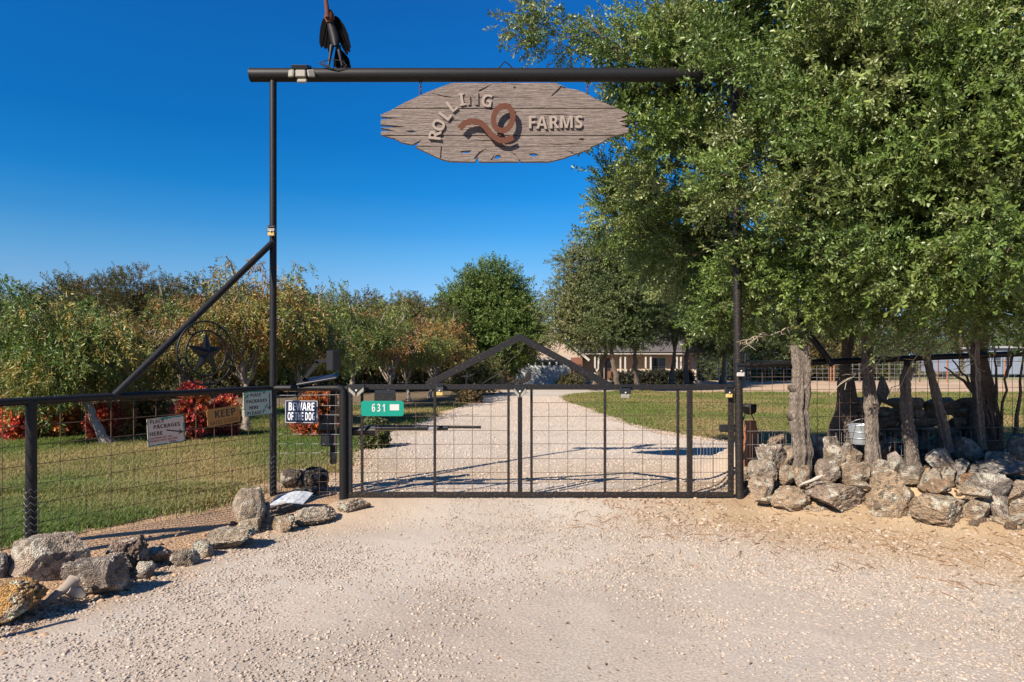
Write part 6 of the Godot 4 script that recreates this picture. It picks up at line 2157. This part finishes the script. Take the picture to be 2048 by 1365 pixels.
func build_far_fence() -> void:
	var f := thing("wire_fence", "pale square-mesh wire fence beyond the lawn, left of the right gateway pole", "fence", ground_pt(1376, 58.0))
	var d := 58.0
	for px in [1381.0, 1438.0, 1453.0, 1490.0]:
		rod(f, "post", P(px, 768, d), P(px, 706 if px != 1381.0 else 650, d), 0.05, M.wire_grey)
	for i in 17:
		rod(f, "wire", P(1381 + i * 7.2, 766, d), P(1381 + i * 7.2, 711, d), 0.016, M.wire_grey)
	for j in 7:
		rod(f, "wire", P(1379, 766 - j * 9.2, d), P(1500, 764 - j * 9.0, d), 0.016, M.wire_grey)
	pipe(f, "rust_post", P(1377, 770, d - 0.2), P(1377, 704, d - 0.2), 0.09, M.rust_pale, 8)
	pipe(f, "rust_rail", P(1377, 705, d - 0.2), P(1410, 705, d - 0.2), 0.06, M.rust_pale, 8)
	var f2 := thing("wire_fence", "long rusty wire fence with thin posts across the far right lawn", "fence", ground_pt(1700, 62.0))
	d = 62.0
	for px in [1530.0, 1590.0, 1662.0, 1668.0, 1720.0, 1780.0, 1840.0, 1877.0, 1895.0, 1950.0, 2010.0]:
		rod(f2, "post", P(px, 768, d), P(px, 716 + rng.randf_range(-4, 6), d), 0.06, M.rust_pale if int(px) % 3 != 1 else M.wire)
	for j in 6:
		rod(f2, "wire", P(1500, 764 - j * 8.5, d), P(2060, 764 - j * 8.5, d), 0.016, M.wire_grey)
	for i in 46:
		rod(f2, "wire", P(1502 + i * 12.0, 765, d), P(1502 + i * 12.0, 722, d), 0.012, M.wire_grey)
	var sh := thing("shed", "pale blue-white metal shed glimpsed through the stems at the right edge", "shed", ground_pt(1995, 82.0))
	var mb := MB.new()
	mb.box(P(1998, 724, 82.0), Vector3(5.6, 3.0, 4.0), Basis(), 0.02)
	obj("wall", mb, mat(lin(0.2, 0.24, 0.31), 0.6), sh)
	mb = MB.new()
	mb.box(P(1998, 696, 82.0), Vector3(6.2, 0.25, 4.6), Basis(), 0.02)
	obj("roof", mb, mat(lin(0.3, 0.3, 0.32), 0.7), sh)
	for i in 3:
		mb = MB.new()
		mb.box(P(1974 + i * 22.0, 722, 79.97), Vector3(0.7, 1.3, 0.04), Basis(), 0.01)
		obj("window", mb, mat(lin(0.05, 0.06, 0.08), 0.2), sh)
	var s2 := thing("stock_trailer", "small dark blue box trailer glimpsed under the right fence rail", "trailer", ground_pt(1880, 76.0))
	mb = MB.new()
	mb.box(P(1880, 730, 76.0), Vector3(3.0, 1.6, 2.0), Basis(), 0.05)
	obj("body", mb, mat(lin(0.2, 0.24, 0.33), 0.5), s2)
	for px in [1868.0, 1892.0]:
		mb = MB.new()
		mb.tube([P(px, 752, 74.9), P(px, 752, 75.05)], [0.36], 16)
		obj("wheel", mb, M.black_plastic, s2)
	# grill beside the garage, dark and round
	var gr := thing("kettle_grill", "dark round barrel standing left of the garage door", "barrel", ground_pt(1001, 48.0))
	mb = MB.new()
	var c := ground_pt(1001, 48.0)
	mb.lathe([Vector2(0, 0), Vector2(0.4, 0.02), Vector2(0.46, 0.5), Vector2(0.44, 1.0), Vector2(0.3, 1.15), Vector2(0, 1.18)], c, 16)
	obj("body", mb, M.black_worn, gr)


# ---------------------------------------------------------------- the scene
func clear_sky() -> ImageTexture:      # a cloudless sky: pale at the horizon, deep blue above, the same all round
	var stops := [[-90.0, Color(0.14, 0.11, 0.08)], [-3.0, Color(0.26, 0.23, 0.19)], [0.0, Color(0.5, 0.66, 0.84)], [3.5, Color(0.32, 0.56, 0.84)], [8.7, Color(0.12, 0.4, 0.76)], [11.0, Color(0.052, 0.315, 0.72)], [14.0, Color(0.014, 0.24, 0.665)], [18.0, Color(0.006, 0.182, 0.58)], [27.5, Color(0.006, 0.134, 0.49)], [40.0, Color(0.03, 0.125, 0.38)], [90.0, Color(0.06, 0.125, 0.31)]]
	var to_sun := Vector3(-8.6, 10.0, 9.5).normalized()
	var im := Image.create(256, 512, false, Image.FORMAT_RGBAF)
	for y in 512:
		var e := 90.0 - (y + 0.5) / 512.0 * 180.0
		var c: Color = stops[0][1]
		for i in range(1, stops.size()):
			if e >= stops[i - 1][0]:
				c = stops[i - 1][1].lerp(stops[i][1], clampf((e - stops[i - 1][0]) / (stops[i][0] - stops[i - 1][0]), 0.0, 1.0))
		var er := deg_to_rad(e)
		for x in 256:
			var f := (x + 0.5) / 256.0 * TAU
			var k := Vector3(sin(f) * cos(er), sin(er), -cos(f) * cos(er)).dot(to_sun)
			var s := (0.91 + minf(1.5 * k * k, 0.32)) / EXPOSURE if e > 0.0 else 1.0 / EXPOSURE      # deepest blue at right angles to the sun
			im.set_pixel(x, y, Color(c.r * s, c.g * s, c.b * s))
	return ImageTexture.create_from_image(im)


func _ready() -> void:
	var cam := Camera3D.new()
	cam.name = "camera"
	add_child(cam)
	cam.position = Vector3(0, EYE, 0)
	cam.projection = Camera3D.PROJECTION_FRUSTUM
	cam.near = 0.1
	cam.far = 900.0
	cam.size = 0.1
	cam.frustum_offset = Vector2(0, 0.1 * 49.5 / LENS)
	cam.current = true

	var env := Environment.new()
	env.background_mode = Environment.BG_SKY
	var sm := PanoramaSkyMaterial.new()
	sm.panorama = clear_sky()
	var sky := Sky.new()
	sky.sky_material = sm
	env.sky = sky
	env.tonemap_mode = Environment.TONE_MAPPER_LINEAR
	env.tonemap_exposure = EXPOSURE
	env.sdfgi_enabled = true
	env.ssao_enabled = true
	env.ssil_enabled = true
	var we := WorldEnvironment.new()
	we.name = "surroundings"
	we.environment = env
	add_child(we)

	var sun := DirectionalLight3D.new()
	sun.name = "sun"
	sun.light_energy = 1.55
	sun.light_color = Color(1.0, 0.945, 0.87)
	sun.light_angular_distance = 0.5
	sun.shadow_enabled = true
	add_child(sun)
	sun.look_at_from_position(Vector3(-8.6, 10.0, 9.5), Vector3.ZERO)

	nz.seed = 5
	nz.frequency = 0.01
	nz.fractal_octaves = 3
	nz2.seed = 9
	nz2.frequency = 0.01
	nz2.fractal_octaves = 4
	rng.seed = 1
	make_materials()
	var t0 := Time.get_ticks_msec()
	build_ground()
	build_gateway()
	build_gate()
	build_star_ring()
	build_house()
	build_far_fence()
	build_signs()
	build_hanging_sign()
	build_bird()
	build_small_things()
	build_rocks()
	print("built things ", Time.get_ticks_msec() - t0)
	build_oaks()
	build_orchard()
	build_far_trees()
	print("trees ", Time.get_ticks_msec() - t0)
	build_ground_cover()
	print("all ", Time.get_ticks_msec() - t0)
